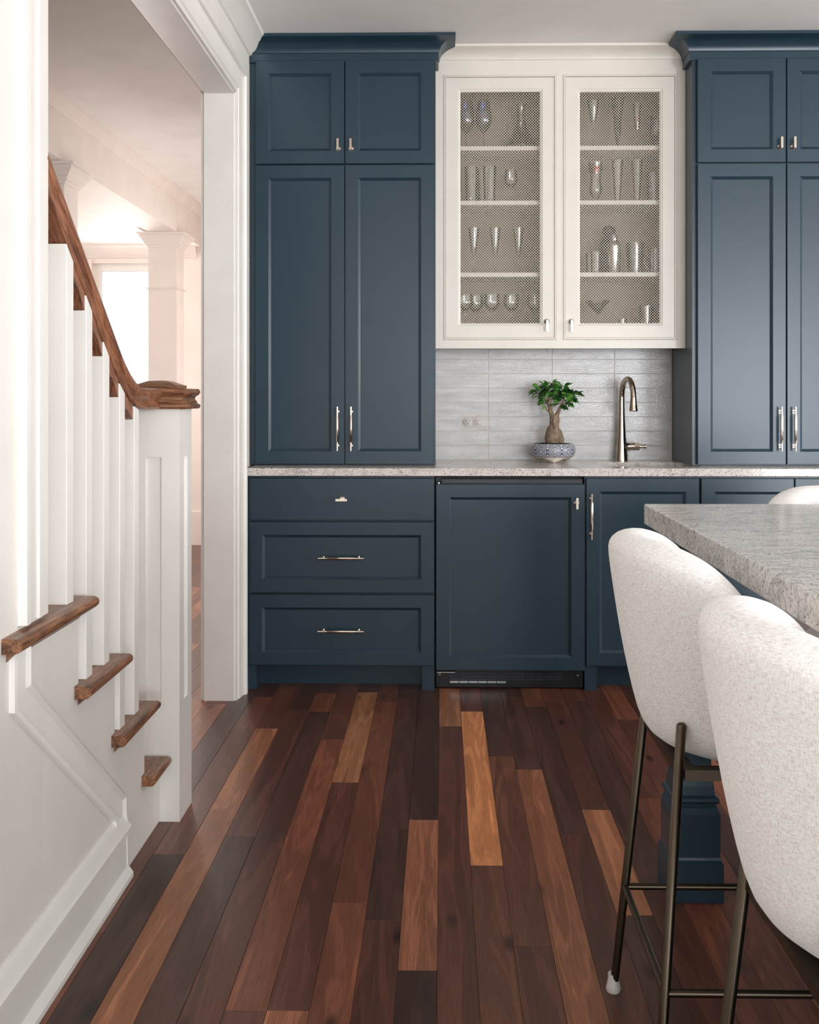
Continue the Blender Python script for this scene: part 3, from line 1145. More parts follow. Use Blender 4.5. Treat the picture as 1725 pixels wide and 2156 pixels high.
mb, hole = countertop()
ct = mb.build('countertop', M_GRAN, bevel=0.002)
tag(ct, 'pale speckled granite countertop along the back wall', 'countertop')
snk = MB()
rr = []
hc = (0.895, 4.7525)
for k, z in ((1.02, CT0 - 0.001), (1.02, 0.78), (0.92, 0.73), (0.3, 0.725)):
    rr.append([(hc[0] + (x - hc[0]) * k, hc[1] + (y - hc[1]) * k, z) for x, y in hole])
m = len(hole)
vs = [p for r_ in rr for p in r_]
fs = [(i * m + j, i * m + (j + 1) % m, (i + 1) * m + (j + 1) % m, (i + 1) * m + j) for i in range(3) for j in range(m)] + [tuple(3 * m + j for j in range(m))]
so = MB().add(vs, fs).build('sink', M_STEEL, smooth=40)
so.modifiers.new('wall', 'SOLIDIFY').thickness = 0.002
tag(so, 'small stainless undermount sink set in the granite counter', 'sink')

# ---- tall blue towers standing on the counter
CROWN_B = [(-0.02, 2.640), (0.014, 2.640), (0.014, 2.676), (0.018, 2.678), (0.020, 2.690), (0.027, 2.703), (0.040, 2.714), (0.058, 2.722), (0.082, 2.727), (0.086, 2.7285), (0.086, 2.741), (-0.02, 2.741)]


def tower(name_label, x0, x1, doors_x, path, cx):
    t = thing('tall_cabinet', ((x0 + x1) / 2, 4.88, CT1), name_label, 'cabinet')
    B(x0, x1, YT + 0.022, 5.094, CT1 + 0.001, 2.66).build('body', M_BLUE, t)
    MB().sweep(path, CROWN_B, lambda a, b, h: (a, b, h)).build('crown', M_BLUE, t, smooth=30)
    (a0, a1), (b0, b1) = doors_x
    mid = (a1 + b0) / 2
    for (u0, u1), s in (((a0, a1), -1), ((b0, b1), 1)):
        d = panel_front(u0, u1, 2.203, 2.645, YT, 0.055).build('upper_door', M_BLUE, t)
        knob(mid + s * 0.0275, 2.2685, YT, d, 0.047, True, 0.0125)
        d = panel_front(u0, u1, 0.919, 2.198, YT, 0.055).build('lower_door', M_BLUE, t)
        pull(mid + s * 0.029, 1.071, YT, 0.188, True, d)
    return t


tower('dark blue tall cabinet standing on the counter beside the doorway', -0.823, -0.027, ((-0.796, -0.416), (-0.412, -0.032)),
      [(-0.823, YT + 0.022), (-0.027, YT + 0.022), (-0.027, 5.09)], -0.41)
tower('blue tall cabinet standing on the counter beside the faucet', 1.070, 1.87, ((1.088, 1.462), (1.466, 1.84)),
      [(1.070, 5.09), (1.070, YT + 0.022), (1.87, YT + 0.022)], 1.46)

# ---- cream wall cabinet with wire mesh doors
wc = thing('wall_cabinet', (0.52, 4.95, 1.42), 'cream wall cabinet with wire mesh doors above the sink', 'cabinet')
UX0, UX1, UZ0, UZ1 = -0.026, 1.069, 1.420, 2.650
FT = 0.022


def frame_boxes(x0, x1, z0, z1, cells, y0, y1):
    """flat frame with rectangular openings"""
    mb = MB()
    xs = sorted({x0, x1} | {c[0] for c in cells} | {c[1] for c in cells})
    zs = sorted({z0, z1} | {c[2] for c in cells} | {c[3] for c in cells})
    for i in range(len(xs) - 1):
        for j in range(len(zs) - 1):
            mx_, mz_ = (xs[i] + xs[i + 1]) / 2, (zs[j] + zs[j + 1]) / 2
            if any(c[0] < mx_ < c[1] and c[2] < mz_ < c[3] for c in cells):
                continue
            mb.box(xs[i], xs[i + 1], y0, y1, zs[j], zs[j + 1])
    return mb


DOORS = [(0.019, 0.496, 1.467, 2.612), (0.544, 1.022, 1.467, 2.612)]
cells = [(a - 0.002, b + 0.002, c - 0.002, d + 0.002) for a, b, c, d in DOORS]
fb = frame_boxes(UX0, UX1, UZ0, UZ1, cells, YU, YU + FT).build('face_frame', M_CREAM, wc)
for a, b, c, d in cells:
    MB().sweep([(a, c), (b, c), (b, d), (a, d)], [(-0.001, -0.0035), (0.004, -0.0035), (0.0055, -0.001), (0.007, -0.003), (0.009, 0.0), (-0.001, 0.0)],
               lambda p, q, h: (p, YU + h, q), True).build('bead', M_CREAM, fb, smooth=30)
YI = YU + FT
B(UX0, UX0 + 0.018, YI, 5.09, UZ0 + 0.02, UZ1).build('side_panel', M_INNER, wc)
B(UX1 - 0.018, UX1, YI, 5.09, UZ0 + 0.02, UZ1).build('side_panel', M_INNER, wc)
B(0.511, 0.529, YI, 5.09, UZ0 + 0.02, UZ1).build('partition', M_INNER, wc)
B(UX0 + 0.018, UX1 - 0.018, 5.078, 5.09, UZ0 + 0.02, UZ1).build('back_panel', M_INNER, wc)
B(UX0 + 0.018, UX1 - 0.018, YI, 5.078, 1.508, 1.524).build('bottom_panel', M_INNER, wc)
B(UX0 + 0.018, UX1 - 0.018, YI, 5.078, 2.63, 2.648).build('top_panel', M_INNER, wc)
B(UX0 + 0.018, UX1 - 0.018, YI, 5.09, 1.432, 1.444).build('light_rail_panel', M_CREAM, wc)
SHZ = [2.319, 2.077, 1.758]
for z in SHZ:
    for a, b in ((UX0 + 0.0185, 0.5105), (0.5295, UX1 - 0.0185)):
        B(a, b, 4.850, 5.0775, z - 0.019, z).build('shelf', M_CREAM, wc, bevel=0.001)
CROWN_W = [(-0.02, 2.650), (0.004, 2.650), (0.004, 2.686), (0.009, 2.688), (0.012, 2.698), (0.022, 2.712), (0.040, 2.722), (0.062, 2.728), (0.066, 2.730), (0.066, 2.741), (-0.02, 2.741)]
MB().sweep([(UX0, YU + 0.004), (UX1, YU + 0.004)], CROWN_W, lambda a, b, h: (a, b, h)).build('crown', M_CREAM, wc, smooth=30)


def mesh_door(x0, x1, z0, z1, ix0, ix1, iz0, iz1, kx):
    yf = YU + 0.001
    oc = [(x0, z0), (x1, z0), (x1, z1), (x0, z1)]
    ic = [(ix0, iz0), (ix1, iz0), (ix1, iz1), (ix0, iz1)]
    mb = MB()

    def ring(c, y, g):
        s = [(-1, -1), (1, -1), (1, 1), (-1, 1)]
        return [(p[0] + s[i][0] * g, y, p[1] + s[i][1] * g) for i, p in enumerate(c)]
    loops = [ring(oc, yf + 0.02, 0), ring(oc, yf + 0.001, 0), ring(oc, yf, -0.001), ring(ic, yf, 0.012), ring(ic, yf + 0.003, 0.010),
             ring(ic, yf + 0.004, 0.005), ring(ic, yf + 0.007, 0.004), ring(ic, yf + 0.009, 0.0), ring(ic, yf + 0.02, 0.0)]
    vs = [p for l in loops for p in l]
    L = len(loops)
    fs = []
    for i in range(L):
        i2 = (i + 1) % L
        for j in range(4):
            j2 = (j + 1) % 4
            fs.append((i * 4 + j, i * 4 + j2, i2 * 4 + j2, i2 * 4 + j))
    d = MB().add(vs, fs).build('door', M_CREAM, wc)
    # woven wire: crimped wires on both diagonals
    P = 0.0122
    ym = yf + 0.012
    w = 0.00068
    wm = MB()
    a0, a1, c0, c1 = ix0 - 0.003, ix1 + 0.003, iz0 - 0.003, iz1 + 0.003
    W_, H_ = a1 - a0, c1 - c0
    for sgn in (1, -1):
        k = -int(H_ / P) - 2
        while k * P < W_ + (H_ if sgn < 0 else 0) + P:
            pts = []
            # line: x = a0 + kP + sgn*t , z = c0 + t ; nodes every P/2 in t
            n = int(H_ / (P / 2)) + 1
            for i in range(n + 1):
                t = i * P / 2
                x = a0 + k * P + sgn * t
                if a0 <= x <= a1 and t <= H_:
                    cr = 0.0007 * (1 if (i % 2 == 0) else -1) * sgn
                    pts.append((x, ym + cr, c0 + t))
            if len(pts) > 1:
                tx, tz = sgn * 0.7071, 0.7071
                nx, nz = -tz, tx
                nv = len(wm.v)
                for p in pts:
                    wm.v += [(p[0] + nx * w, p[1] - w, p[2] + nz * w), (p[0] - nx * w, p[1] - w, p[2] - nz * w), (p[0], p[1] + w, p[2])]
                for i in range(len(pts) - 1):
                    b0 = nv + i * 3
                    for j in range(3):
                        j2 = (j + 1) % 3
                        wm.f.append((b0 + j, b0 + j2, b0 + 3 + j2, b0 + 3 + j))
            k += 1
    me = bpy.data.meshes.new('wire_mesh')
    off = wc.location
    me.from_pydata([(p[0] - off.x, p[1] - off.y, p[2] - off.z) for p in wm.v], [], wm.f)
    me.materials.append(M_WIRE)
    o = bpy.data.objects.new('wire_mesh', me)
    COL.objects.link(o)
    o.parent = d
    o['kind'] = 'stuff'
    knob(kx, 1.538, yf, d, 0.046, True, -0.022, 0.0125)
    return d


mesh_door(*DOORS[0], 0.084, 0.432, 1.531, 2.549, 0.4625)
mesh_door(*DOORS[1], 0.609, 0.958, 1.531, 2.547, 0.570)

# ================================================================== GLASSWARE
SH = [SHZ[0], SHZ[1], SHZ[2], 1.524]


def gx(px, y=4.96):
    """column of the photograph -> x on the shelf"""
    return (px - 930.0) / 2300.0 * y


def shell(prof, wall=0.0016):
    """outer profile (r,z) bottom to top -> closed thin shell profile"""
    inner = [(max(0.0, r - wall), z) for r, z in prof if r - wall > 0.002]
    inner = [(r, z) for r, z in inner if z > prof[1][1] + 0.004]
    return [(0.0, prof[0][1])] + prof + inner[::-1] + [(0.0, inner[0][1] if inner else prof[-1][1])]


def goblet(h, foot, bowl, stem_h, bulge=0.45, top=0.8):
    b = h - stem_h
    pr = [(foot, 0.0), (foot, 0.0015), (foot * 0.35, 0.005), (0.0035, 0.012), (0.003, stem_h * 0.9)]
    for i in range(9):
        u = i / 8
        if u < bulge:
            r = bowl * sin(u / bulge * pi / 2)
        else:
            r = bowl * (1 - (1 - top) * ((u - bulge) / (1 - bulge)) ** 1.5)
        pr.append((max(0.003, r), stem_h + b * u))
    return pr


def flute(h, foot, bowl, stem_h):
    pr = [(foot, 0.0), (foot, 0.0015), (foot * 0.3, 0.005), (0.0032, 0.012), (0.003, stem_h * 0.92)]
    b = h - stem_h
    for i in range(8):
        u = i / 7
        pr.append((0.003 + (bowl - 0.003) * u ** 0.55, stem_h + b * u))
    return pr


def tumbler(h, r0, r1):
    return [(r0, 0.0), (r0, 0.006)] + [(r0 + (r1 - r0) * u, h * u) for u in (0.15, 0.4, 0.7, 1.0)]


def glass(name, prof, x, y, z, mat, label, cat='glass', group=None, wall=0.0016, segs=20):
    o = MB().lathe(shell(prof, wall), x, y, segs, 'Z', z).build(name, mat, smooth=50, at=(x, y, z))
    return tag(o, label, cat, group)


yb = 4.965
G = goblet(0.232, 0.034, 0.0375, 0.080, 0.42, 0.72)
for px, lb in ((982, 'blue-tinted wine goblet half hidden by the cream door frame'), (1019, 'blue-tinted wine goblet between its twin and the decanter')):
    glass('blue_goblet', G, gx(px), yb, SH[0], M_GBLUE, lb, 'goblet', 'blue goblets on the top shelf')
glass('decanter', [(0.080, 0.0), (0.086, 0.008), (0.080, 0.022), (0.052, 0.065), (0.026, 0.11), (0.018, 0.15), (0.019, 0.205), (0.026, 0.22)], gx(1098), 4.98, SH[0], M_GLASS,
      'wide-bottomed clear glass decanter beside the blue goblets', 'decanter', wall=0.003)
HB = tumbler(0.165, 0.026, 0.032)
for px, y, lb in ((993, 4.93, 'farthest from the wine glass'), (1018, 4.97, 'at the back of the cluster of three'), (1031, 4.92, 'next to the small wine glass')):
    glass('highball_glass', HB, gx(px, y), y, SH[1], M_GLASS, 'tall clear highball glass below the blue goblets, ' + lb, 'glass', 'highball glasses below the blue goblets', wall=0.002)
glass('wine_glass', goblet(0.16, 0.03, 0.032, 0.075), gx(1076), yb, SH[1], M_GLASS, 'small clear wine glass beside the highball cluster', 'wine glass')
for px, lb in ((998, 'farthest from the cabinet partition'), (1043, 'in the middle of three'), (1092, 'closest to the cabinet partition')):
    glass('champagne_flute', flute(0.215, 0.03, 0.025, 0.085), gx(px), yb, SH[2], M_GLASS, 'slim champagne flute ' + lb, 'flute', 'row of three champagne flutes')
for px, y, lb in ((980, 4.94, 'fifth'), (1002, 4.99, 'fourth'), (1036, 4.93, 'third'), (1077, 4.95, 'second'), (1126, 4.97, 'first')):
    glass('coupe_glass', goblet(0.145, 0.031, 0.036, 0.062, 0.5, 0.95), gx(px, y), y, SH[3], M_GLASS, 'low stemmed glass on the bottom shelf, ' + lb + ' from the cabinet partition', 'glass', 'stemmed glasses on the bottom shelf')

glass('tall_flute', flute(0.235, 0.032, 0.029, 0.12), gx(1249), yb, SH[0], M_GLASS, 'clear long-stemmed flute beside the dark red one', 'flute')
glass('dark_red_flute', [(0.026, 0.0), (0.026, 0.002), (0.006, 0.006), (0.0055, 0.03), (0.012, 0.07), (0.0185, 0.098), (0.0165, 0.118), (0.021, 0.16), (0.026, 0.20), (0.030, 0.24)], gx(1300), yb, SH[0],
      M_GDARK, 'dark red tapering flute between two clear flutes', 'flute')
af = glass('amber_flute', flute(0.215, 0.03, 0.021, 0.085), gx(1341), yb, SH[0], M_GLASS, 'slim flute with an amber tint beside the dark red flute', 'flute')
MB().lathe([(0, 0.09), (0.008, 0.094), (0.014, 0.12), (0.017, 0.16), (0.0, 0.16)], gx(1341), yb, 16, 'Z', SH[0]).build('amber_bowl', M_GAMBER, af, smooth=50, at=(gx(1341), yb, SH[0]))
glass('brandy_glass', goblet(0.16, 0.03, 0.036, 0.05), gx(1384), 4.99, SH[0], M_GLASS, 'rounded clear brandy glass next to the amber flute', 'glass')
hg = glass('hurricane_glass', [(0.030, 0.0), (0.030, 0.003), (0.010, 0.01), (0.009, 0.022), (0.024, 0.045), (0.030, 0.07), (0.024, 0.105), (0.026, 0.14), (0.034, 0.19)], gx(1254), yb, SH[1], M_GLASS,
           'curvy hurricane glass with a red rim ornament', 'glass')
MB().lathe([(0.0, 0.135), (0.028, 0.145), (0.034, 0.165), (0.022, 0.185), (0.0, 0.195)], gx(1254), yb, 14, 'Z', SH[1]).build('red_ornament', M_GRED, hg, smooth=50, at=(gx(1254), yb, SH[1]))
for px, lb in ((1300, 'beside the hurricane glass'), (1341, 'beside the straight beer glass')):
    glass('pilsner_glass', [(0.026, 0.0), (0.026, 0.004), (0.013, 0.012), (0.014, 0.03), (0.020, 0.1), (0.027, 0.20)], gx(px), yb, SH[1], M_GLASS, 'tall clear pilsner glass ' + lb, 'glass', 'pilsner glasses beside the hurricane glass', wall=0.002)
glass('beer_glass', tumbler(0.15, 0.03, 0.037), gx(1379), 5.0, SH[1], M_GLASS, 'straight beer glass at the end of the pilsner row', 'glass', wall=0.003)
for px, y, lb in ((1243, 4.96, 'farther from'), (1253, 4.91, 'nearer to')):
    glass('shot_tumbler', tumbler(0.10, 0.020, 0.023), gx(px, y), y, SH[2], M_GLASS, 'small clear tumbler, the one ' + lb + ' the black bottle', 'glass', 'small tumblers beside the black bottle', wall=0.003)
bb = thing('black_bottle', (gx(1286), 5.0, SH[2]), 'black curved bottle with a round stopper behind the cocktail shaker', 'bottle')
MB().lathe([(0, 0), (0.042, 0), (0.046, 0.006), (0.050, 0.07), (0.053, 0.11), (0.048, 0.145), (0.032, 0.172), (0.024, 0.180), (0, 0.180)], gx(1286), 5.0, 28, 'Z', SH[2]).build('body', M_BLACKGLAZE, bb, smooth=50)
MB().lathe([(0, 0.178), (0.020, 0.178), (0.020, 0.186), (0.029, 0.194), (0.031, 0.208), (0.024, 0.224), (0.010, 0.230), (0, 0.230)], gx(1286) - 0.004, 5.0, 24, 'Z', SH[2]).build('stopper', M_BLACKGLAZE, bb, smooth=50)
ck = thing('cocktail_shaker', (gx(1292, 4.9), 4.90, SH[2]), 'polished steel cocktail shaker in front of the black bottle', 'cocktail shaker')
sx = gx(1292, 4.9)
MB().lathe([(0, 0), (0.020, 0), (0.022, 0.004), (0.0285, 0.10), (0.0295, 0.118), (0.0, 0.118)], sx, 4.90, 24, 'Z', SH[2]).build('cup', M_STEEL, ck, smooth=40)
MB().lathe([(0, 0.118), (0.030, 0.118), (0.0305, 0.124), (0.028, 0.132), (0.016, 0.142), (0.014, 0.147), (0, 0.147)], sx, 4.90, 24, 'Z', SH[2]).build('strainer', M_STEEL, ck, smooth=40)
MB().lathe([(0, 0.147), (0.0145, 0.147), (0.0155, 0.155), (0.0135, 0.172), (0.007, 0.179), (0, 0.180)], sx, 4.90, 24, 'Z', SH[2]).build('cap', M_STEEL, ck, smooth=40)
mg = thing('glass_pitcher', (gx(1337), yb, SH[2]), 'tall glass mixing pitcher with a stirring rod beside the shaker', 'pitcher')
MB().lathe(shell(tumbler(0.145, 0.034, 0.042), 0.003), gx(1337), yb, 24, 'Z', SH[2]).build('body', M_GLASS, mg, smooth=50)
MB().tube([(gx(1337) - 0.01, yb, SH[2] + 0.012), (gx(1337) + 0.012, yb, SH[2] + 0.185)], 0.003, 8).build('stirring_rod', M_STEEL, mg)
bl = thing('beer_mug', (gx(1380), 4.97, SH[2]), 'clear glass mug with a looped handle next to the pitcher', 'mug')
MB().lathe(shell(tumbler(0.12, 0.032, 0.034), 0.004), gx(1380), 4.97, 24, 'Z', SH[2]).build('body', M_GLASS, bl, smooth=50)
MB().tube([(gx(1380) - 0.034 - 0.02 * sin(pi * u), 4.96, SH[2] + 0.025 + 0.075 * u) for u in [i / 8 for i in range(9)]], 0.005, 8).build('handle', M_GLASS, bl, smooth=50)
glass('martini_glass', [(0.036, 0.0), (0.036, 0.0015), (0.010, 0.005), (0.0035, 0.012), (0.003, 0.050), (0.007, 0.056), (0.030, 0.082), (0.056, 0.114)], gx(1258, 4.93), 4.93, SH[3] + 0.0, M_GLASS,
      'wide martini glass standing alone on the bottom shelf', 'martini glass')
glass('votive_glass', tumbler(0.035, 0.018, 0.02), gx(1309), 4.95, SH[3], M_GLASS, 'tiny votive glass between the martini glass and the tumbler', 'glass', wall=0.003)
glass('rocks_glass', tumbler(0.092, 0.032, 0.036), gx(1358), 4.94, SH[3], M_GLASS, 'heavy rocks tumbler in the corner of the bottom shelf', 'glass', wall=0.003)

# ================================================================== ON THE COUNTER
# ---- faucet
fa = thing('faucet', (0.828, 5.04, CT1), 'polished nickel pull-down faucet beside the sink', 'faucet')
fx, fy = 0.828, 5.035
pts = [(fx, fy, CT1), (fx, fy, CT1 + 0.004), (fx, fy, 0.945), (fx, fy, 0.985), (fx, fy, 1.03), (fx, fy, 1.09), (fx, fy, 1.15), (fx, fy, 1.205)]
rad = [0.0285, 0.0285, 0.0265, 0.0235, 0.0195, 0.0160, 0.0138, 0.0128]
dx, dy = 0.15, -0.9887
R = 0.083
for i in range(1, 13):
    a = pi * i / 12
    pts.append((fx + dx * R * (1 - cos(a)), fy + dy * R * (1 - cos(a)), 1.205 + R * sin(a)))
    rad.append(0.0128)
MB().tube(pts, rad, 20).build('body', M_FAUCET, fa, smooth=50)
hx, hy = fx + dx * 2 * R, fy + dy * 2 * R
MB().lathe([(0, 1.205), (0.0132, 1.205), (0.0138, 1.198), (0.0150, 1.178), (0.0185, 1.152), (0.0195, 1.146), (0.0175, 1.142), (0, 1.142)], hx, hy, 20, 'Z', 0).build('spray_head', M_FAUCET, fa, smooth=50)
MB().lathe([(0, 0.0), (0.0235, 0.0), (0.0185, 0.018), (0.0165, 0.032), (0.0165, 0.052), (0, 0.052)], fy, 0.979, 20, 'X', fx + 0.006).build('valve', M_FAUCET, fa, smooth=40)
ha = MB().lathe([(0, 0.0), (0.0195, 0.0), (0.0195, 0.022), (0, 0.022)], fy, 0.979, 6, 'X', fx + 0.058).build('handle', M_FAUCET, fa)
MB().lathe([(0, 0.0), (0.008, 0.0), (0.008, 0.022), (0.0105, 0.024), (0.0105, 0.032), (0.007, 0.034), (0, 0.034)], fy, 0.979, 14, 'X', fx + 0.080).build('handle_tip', M_FAUCET, ha, smooth=30)

# ---- bonsai
px_, py_ = 0.500, 4.925
bo = thing('bonsai_plant', (px_, py_, CT1), 'ficus bonsai with a swollen trunk in a blue and white bowl', 'potted plant')
pot = MB().lathe([(0.090, 0.024), (0.098, 0.034), (0.104, 0.050), (0.102, 0.066), (0.094, 0.079), (0.088, 0.084), (0.084, 0.083), (0.084, 0.070)], px_, py_, 48, 'Z', CT1).build('pot', M_POT, bo, smooth=60)
MB().lathe([(0.0, 0.010), (0.050, 0.012), (0.080, 0.019), (0.0905, 0.0245)], px_, py_, 40, 'Z', CT1).build('pot_base', M_CERAMIC, pot, smooth=60)
for a in (-90, 30, 150):
    c, s = cos(radians(a)), sin(radians(a))
    vs = [(px_ + c * 0.074, py_ + s * 0.074, CT1 + 0.0005)]
    for t in range(7):
        b = radians(a - 38 + t * 76 / 6)
        vs.append((px_ + cos(b) * 0.088, py_ + sin(b) * 0.088, CT1 + 0.023))
    for t in range(7):
        b = radians(a + 38 - t * 76 / 6)
        vs.append((px_ + cos(b) * 0.045, py_ + sin(b) * 0.045, CT1 + 0.012))
    n = len(vs) - 1
    MB().add(vs, [(0, 1 + k, 1 + (k + 1) % n) for k in range(n)] + [tuple(range(n, 0, -1))]).build('pot_foot', M_CERAMIC, pot)
soil = MB()
rs = []
for k in range(5):
    r = 0.084 * (1 - k / 4.2)
    rs.append([(px_ + r * cos(2 * pi * j / 28), py_ + r * sin(2 * pi * j / 28), CT1 + 0.076 + 0.012 * (k / 4) + random.uniform(0, 0.005)) for j in range(28)])
MB().rings(rs).build('soil', M_SOIL, bo, smooth=60)


def trunk(pts, rad, seed):
    rnd = random.Random(seed)
    ps, rd = [], []
    n = len(pts)
    for i in range(n - 1):
        for k in range(3):
            u = k / 3
            a, b = Vector(pts[i]), Vector(pts[i + 1])
            ps.append(a.lerp(b, u) + Vector((rnd.uniform(-1, 1), rnd.uniform(-1, 1), 0)) * 0.0012)
            s = u * u * (3 - 2 * u)
            rd.append((rad[i] * (1 - s) + rad[i + 1] * s) * rnd.uniform(0.95, 1.05))
    ps.append(Vector(pts[-1]))
    rd.append(rad[-1])
    return MB().tube(ps, rd, 14)


Z0 = CT1 + 0.08
trunk([(px_, py_, Z0 - 0.01), (px_ + 0.001, py_ - 0.005, Z0 + 0.03), (px_ + 0.004, py_, Z0 + 0.062), (px_ + 0.007, py_, Z0 + 0.085), (px_ + 0.008, py_, Z0 + 0.115), (px_ + 0.008, py_, Z0 + 0.133)],
      [0.030, 0.037, 0.031, 0.021, 0.0225, 0.017], 3).build('trunk', M_BARK, bo, smooth=70)
trunk([(px_ + 0.030, py_ + 0.012, Z0 - 0.01), (px_ + 0.034, py_ + 0.010, Z0 + 0.02), (px_ + 0.024, py_ + 0.006, Z0 + 0.055), (px_ + 0.012, py_, Z0 + 0.075)], [0.018, 0.020, 0.018, 0.012], 5).build('aerial_root', M_BARK, bo, smooth=70)
trunk([(px_ + 0.004, py_ - 0.019, Z0 + 0.113), (px_ + 0.006, py_ - 0.024, Z0 + 0.088), (px_ + 0.009, py_ - 0.027, Z0 + 0.068)], [0.007, 0.0075, 0.004], 6).build('aerial_root', M_BARK, bo, smooth=70)
BR = [([(px_ + 0.002, py_, Z0 + 0.120), (px_ - 0.010, py_, Z0 + 0.150), (px_ - 0.016, py_, Z0 + 0.18), (px_ - 0.014, py_, Z0 + 0.215)], [0.014, 0.010, 0.0095, 0.006]),
      ([(px_ + 0.014, py_, Z0 + 0.120), (px_ + 0.028, py_, Z0 + 0.150), (px_ + 0.040, py_, Z0 + 0.175), (px_ + 0.052, py_, Z0 + 0.205)], [0.012, 0.008, 0.006, 0.004]),
      ([(px_ - 0.010, py_, Z0 + 0.145), (px_ - 0.026, py_ - 0.004, Z0 + 0.152), (px_ - 0.032, py_ - 0.004, Z0 + 0.170)], [0.004, 0.0035, 0.002]),
      ([(px_ + 0.040, py_, Z0 + 0.172), (px_ + 0.062, py_ - 0.01, Z0 + 0.19), (px_ + 0.085, py_ - 0.012, Z0 + 0.205)], [0.004, 0.003, 0.0015]),
      ([(px_ - 0.016, py_, Z0 + 0.18), (px_ - 0.040, py_ + 0.01, Z0 + 0.21), (px_ - 0.060, py_, Z0 + 0.235)], [0.005, 0.003, 0.0015])]
for k, (p, r) in enumerate(BR):
    trunk(p, r, 10 + k).build('branch', M_BARK, bo, smooth=70)
lm = bpy.data.meshes.new('leaf')
L, Wd = 0.034, 0.0105
lv = [(0, 0, 0), (0.010, Wd * 0.75, 0.003), (0.010, 0, 0.0), (0.010, -Wd * 0.75, 0.003), (0.021, Wd, 0.003), (0.021, 0, -0.001), (0.021, -Wd, 0.003), (0.030, Wd * 0.55, 0.0), (0.030, 0, -0.003), (0.030, -Wd * 0.55, 0.0), (L + 0.002, 0, -0.007)]
lf = [(0, 2, 1), (0, 3, 2), (1, 2, 5, 4), (2, 3, 6, 5), (4, 5, 8, 7), (5, 6, 9, 8), (7, 8, 10), (8, 9, 10)]
lm.from_pydata(lv, [], lf)
lm.shade_smooth()
lm.materials.append(M_LEAF)
rl = random.Random(21)
CL = [((-0.052, 0, 0.238), (0.040, 0.036, 0.022), 26), ((-0.012, -0.004, 0.250), (0.034, 0.036, 0.030), 26), ((0.040, 0, 0.242), (0.034, 0.036, 0.030), 28), ((0.085, 0, 0.218), (0.030, 0.032, 0.028), 26),
      ((0.056, -0.012, 0.195), (0.040, 0.030, 0.018), 18), ((0.018, -0.015, 0.210), (0.030, 0.026, 0.014), 12), ((-0.030, -0.01, 0.205), (0.034, 0.026, 0.016), 12), ((0.030, -0.018, 0.172), (0.014, 0.012, 0.008), 4),
      ((-0.040, -0.012, 0.176), (0.008, 0.008, 0.007), 3)]
for (c, rr_, n) in CL:
    for i in range(int(n * 1.25)):
        d = Vector((rl.gauss(0, 1), rl.gauss(0, 1), rl.gauss(0.15, 1))).normalized()
        k = rl.uniform(0.35, 1.0)
        p = Vector((px_ + c[0] + d.x * rr_[0] * k, py_ + c[1] + d.y * rr_[1] * k, Z0 + c[2] + d.z * rr_[2] * k))
        o = bpy.data.objects.new('leaf', lm)
        COL.objects.link(o)
        o.parent = bo
        o.location = p - bo.location
        yaw = atan2(d.y, d.x) + rl.uniform(-0.5, 0.5)
        pitch = -rl.uniform(-0.2, 0.9) if d.z > -0.2 else rl.uniform(-0.2, 0.7)
        o.rotation_euler = (rl.uniform(-0.9, 0.9), pitch, yaw)
        sc_ = rl.uniform(0.85, 1.2)
        o.scale = (sc_, sc_, sc_)

# ---- outlet in the tile
ou = thing('power_outlet', (0.144, YW, 1.090), 'small duplex power outlet set into the glossy tile', 'power outlet')


def pill(cx, cz, hw, hh, y0, y1, n=10):
    pts = []
    for a0, sx_ in ((-90, 1), (90, -1)):
        for k in range(n + 1):
            a = radians(a0 + 180 * k / n)
            pts.append((cx + sx_ * (hw - hh) + hh * cos(a), cz + hh * sin(a)))
    return MB().prism(pts, y0, y1, 'Y')


pill(0.144, 1.090, 0.044, 0.0225, YW - 0.004, YW + 0.004).build('cover_plate', M_OUTLET, ou, bevel=0.001)
for cx in (0.122, 0.166):
    s = MB().lathe([(0, 0), (0.0185, 0), (0.0185, -0.0025), (0.0165, -0.0035), (0, -0.0035)], cx, 1.090, 24, 'Y', YW - 0.004).build('socket', M_OUTLET, ou, smooth=40)
    MB().box(cx - 0.0075, cx - 0.0055, YW - 0.0078, YW - 0.0072, 1.090, 1.100).box(cx + 0.0055, cx + 0.0075, YW - 0.0078, YW - 0.0072, 1.091, 1.099).lathe(
        [(0, 0), (0.0026, 0), (0.0026, -0.0004), (0, -0.0004)], cx, 1.082, 10, 'Y', YW - 0.0074).build('slot', M_SLOT, s)

# ================================================================== ISLAND
isl = thing('kitchen_island', (1.15, 1.4, 0), 'kitchen island with a thick grey granite top and blue turned legs', 'island')
IX0, IX1, IY0, IY1 = 0.533, 1.85, -0.3, 2.885
B(IX0, IX1, IY0, IY1, 0.872, 0.925).build('island_top', M_ISLE, isl, bevel=0.003)
B(0.60, 1.78, -0.2, 2.80, 0.835, 0.8715).build('apron', M_APRON, isl)
B(1.05, 1.75, -0.1, 2.55, 0.09, 0.835).build('island_body', M_BLUE, isl)
B(1.10, 1.70, -0.05, 2.50, 0.0, 0.09).build('plinth', M_BLUE, isl)


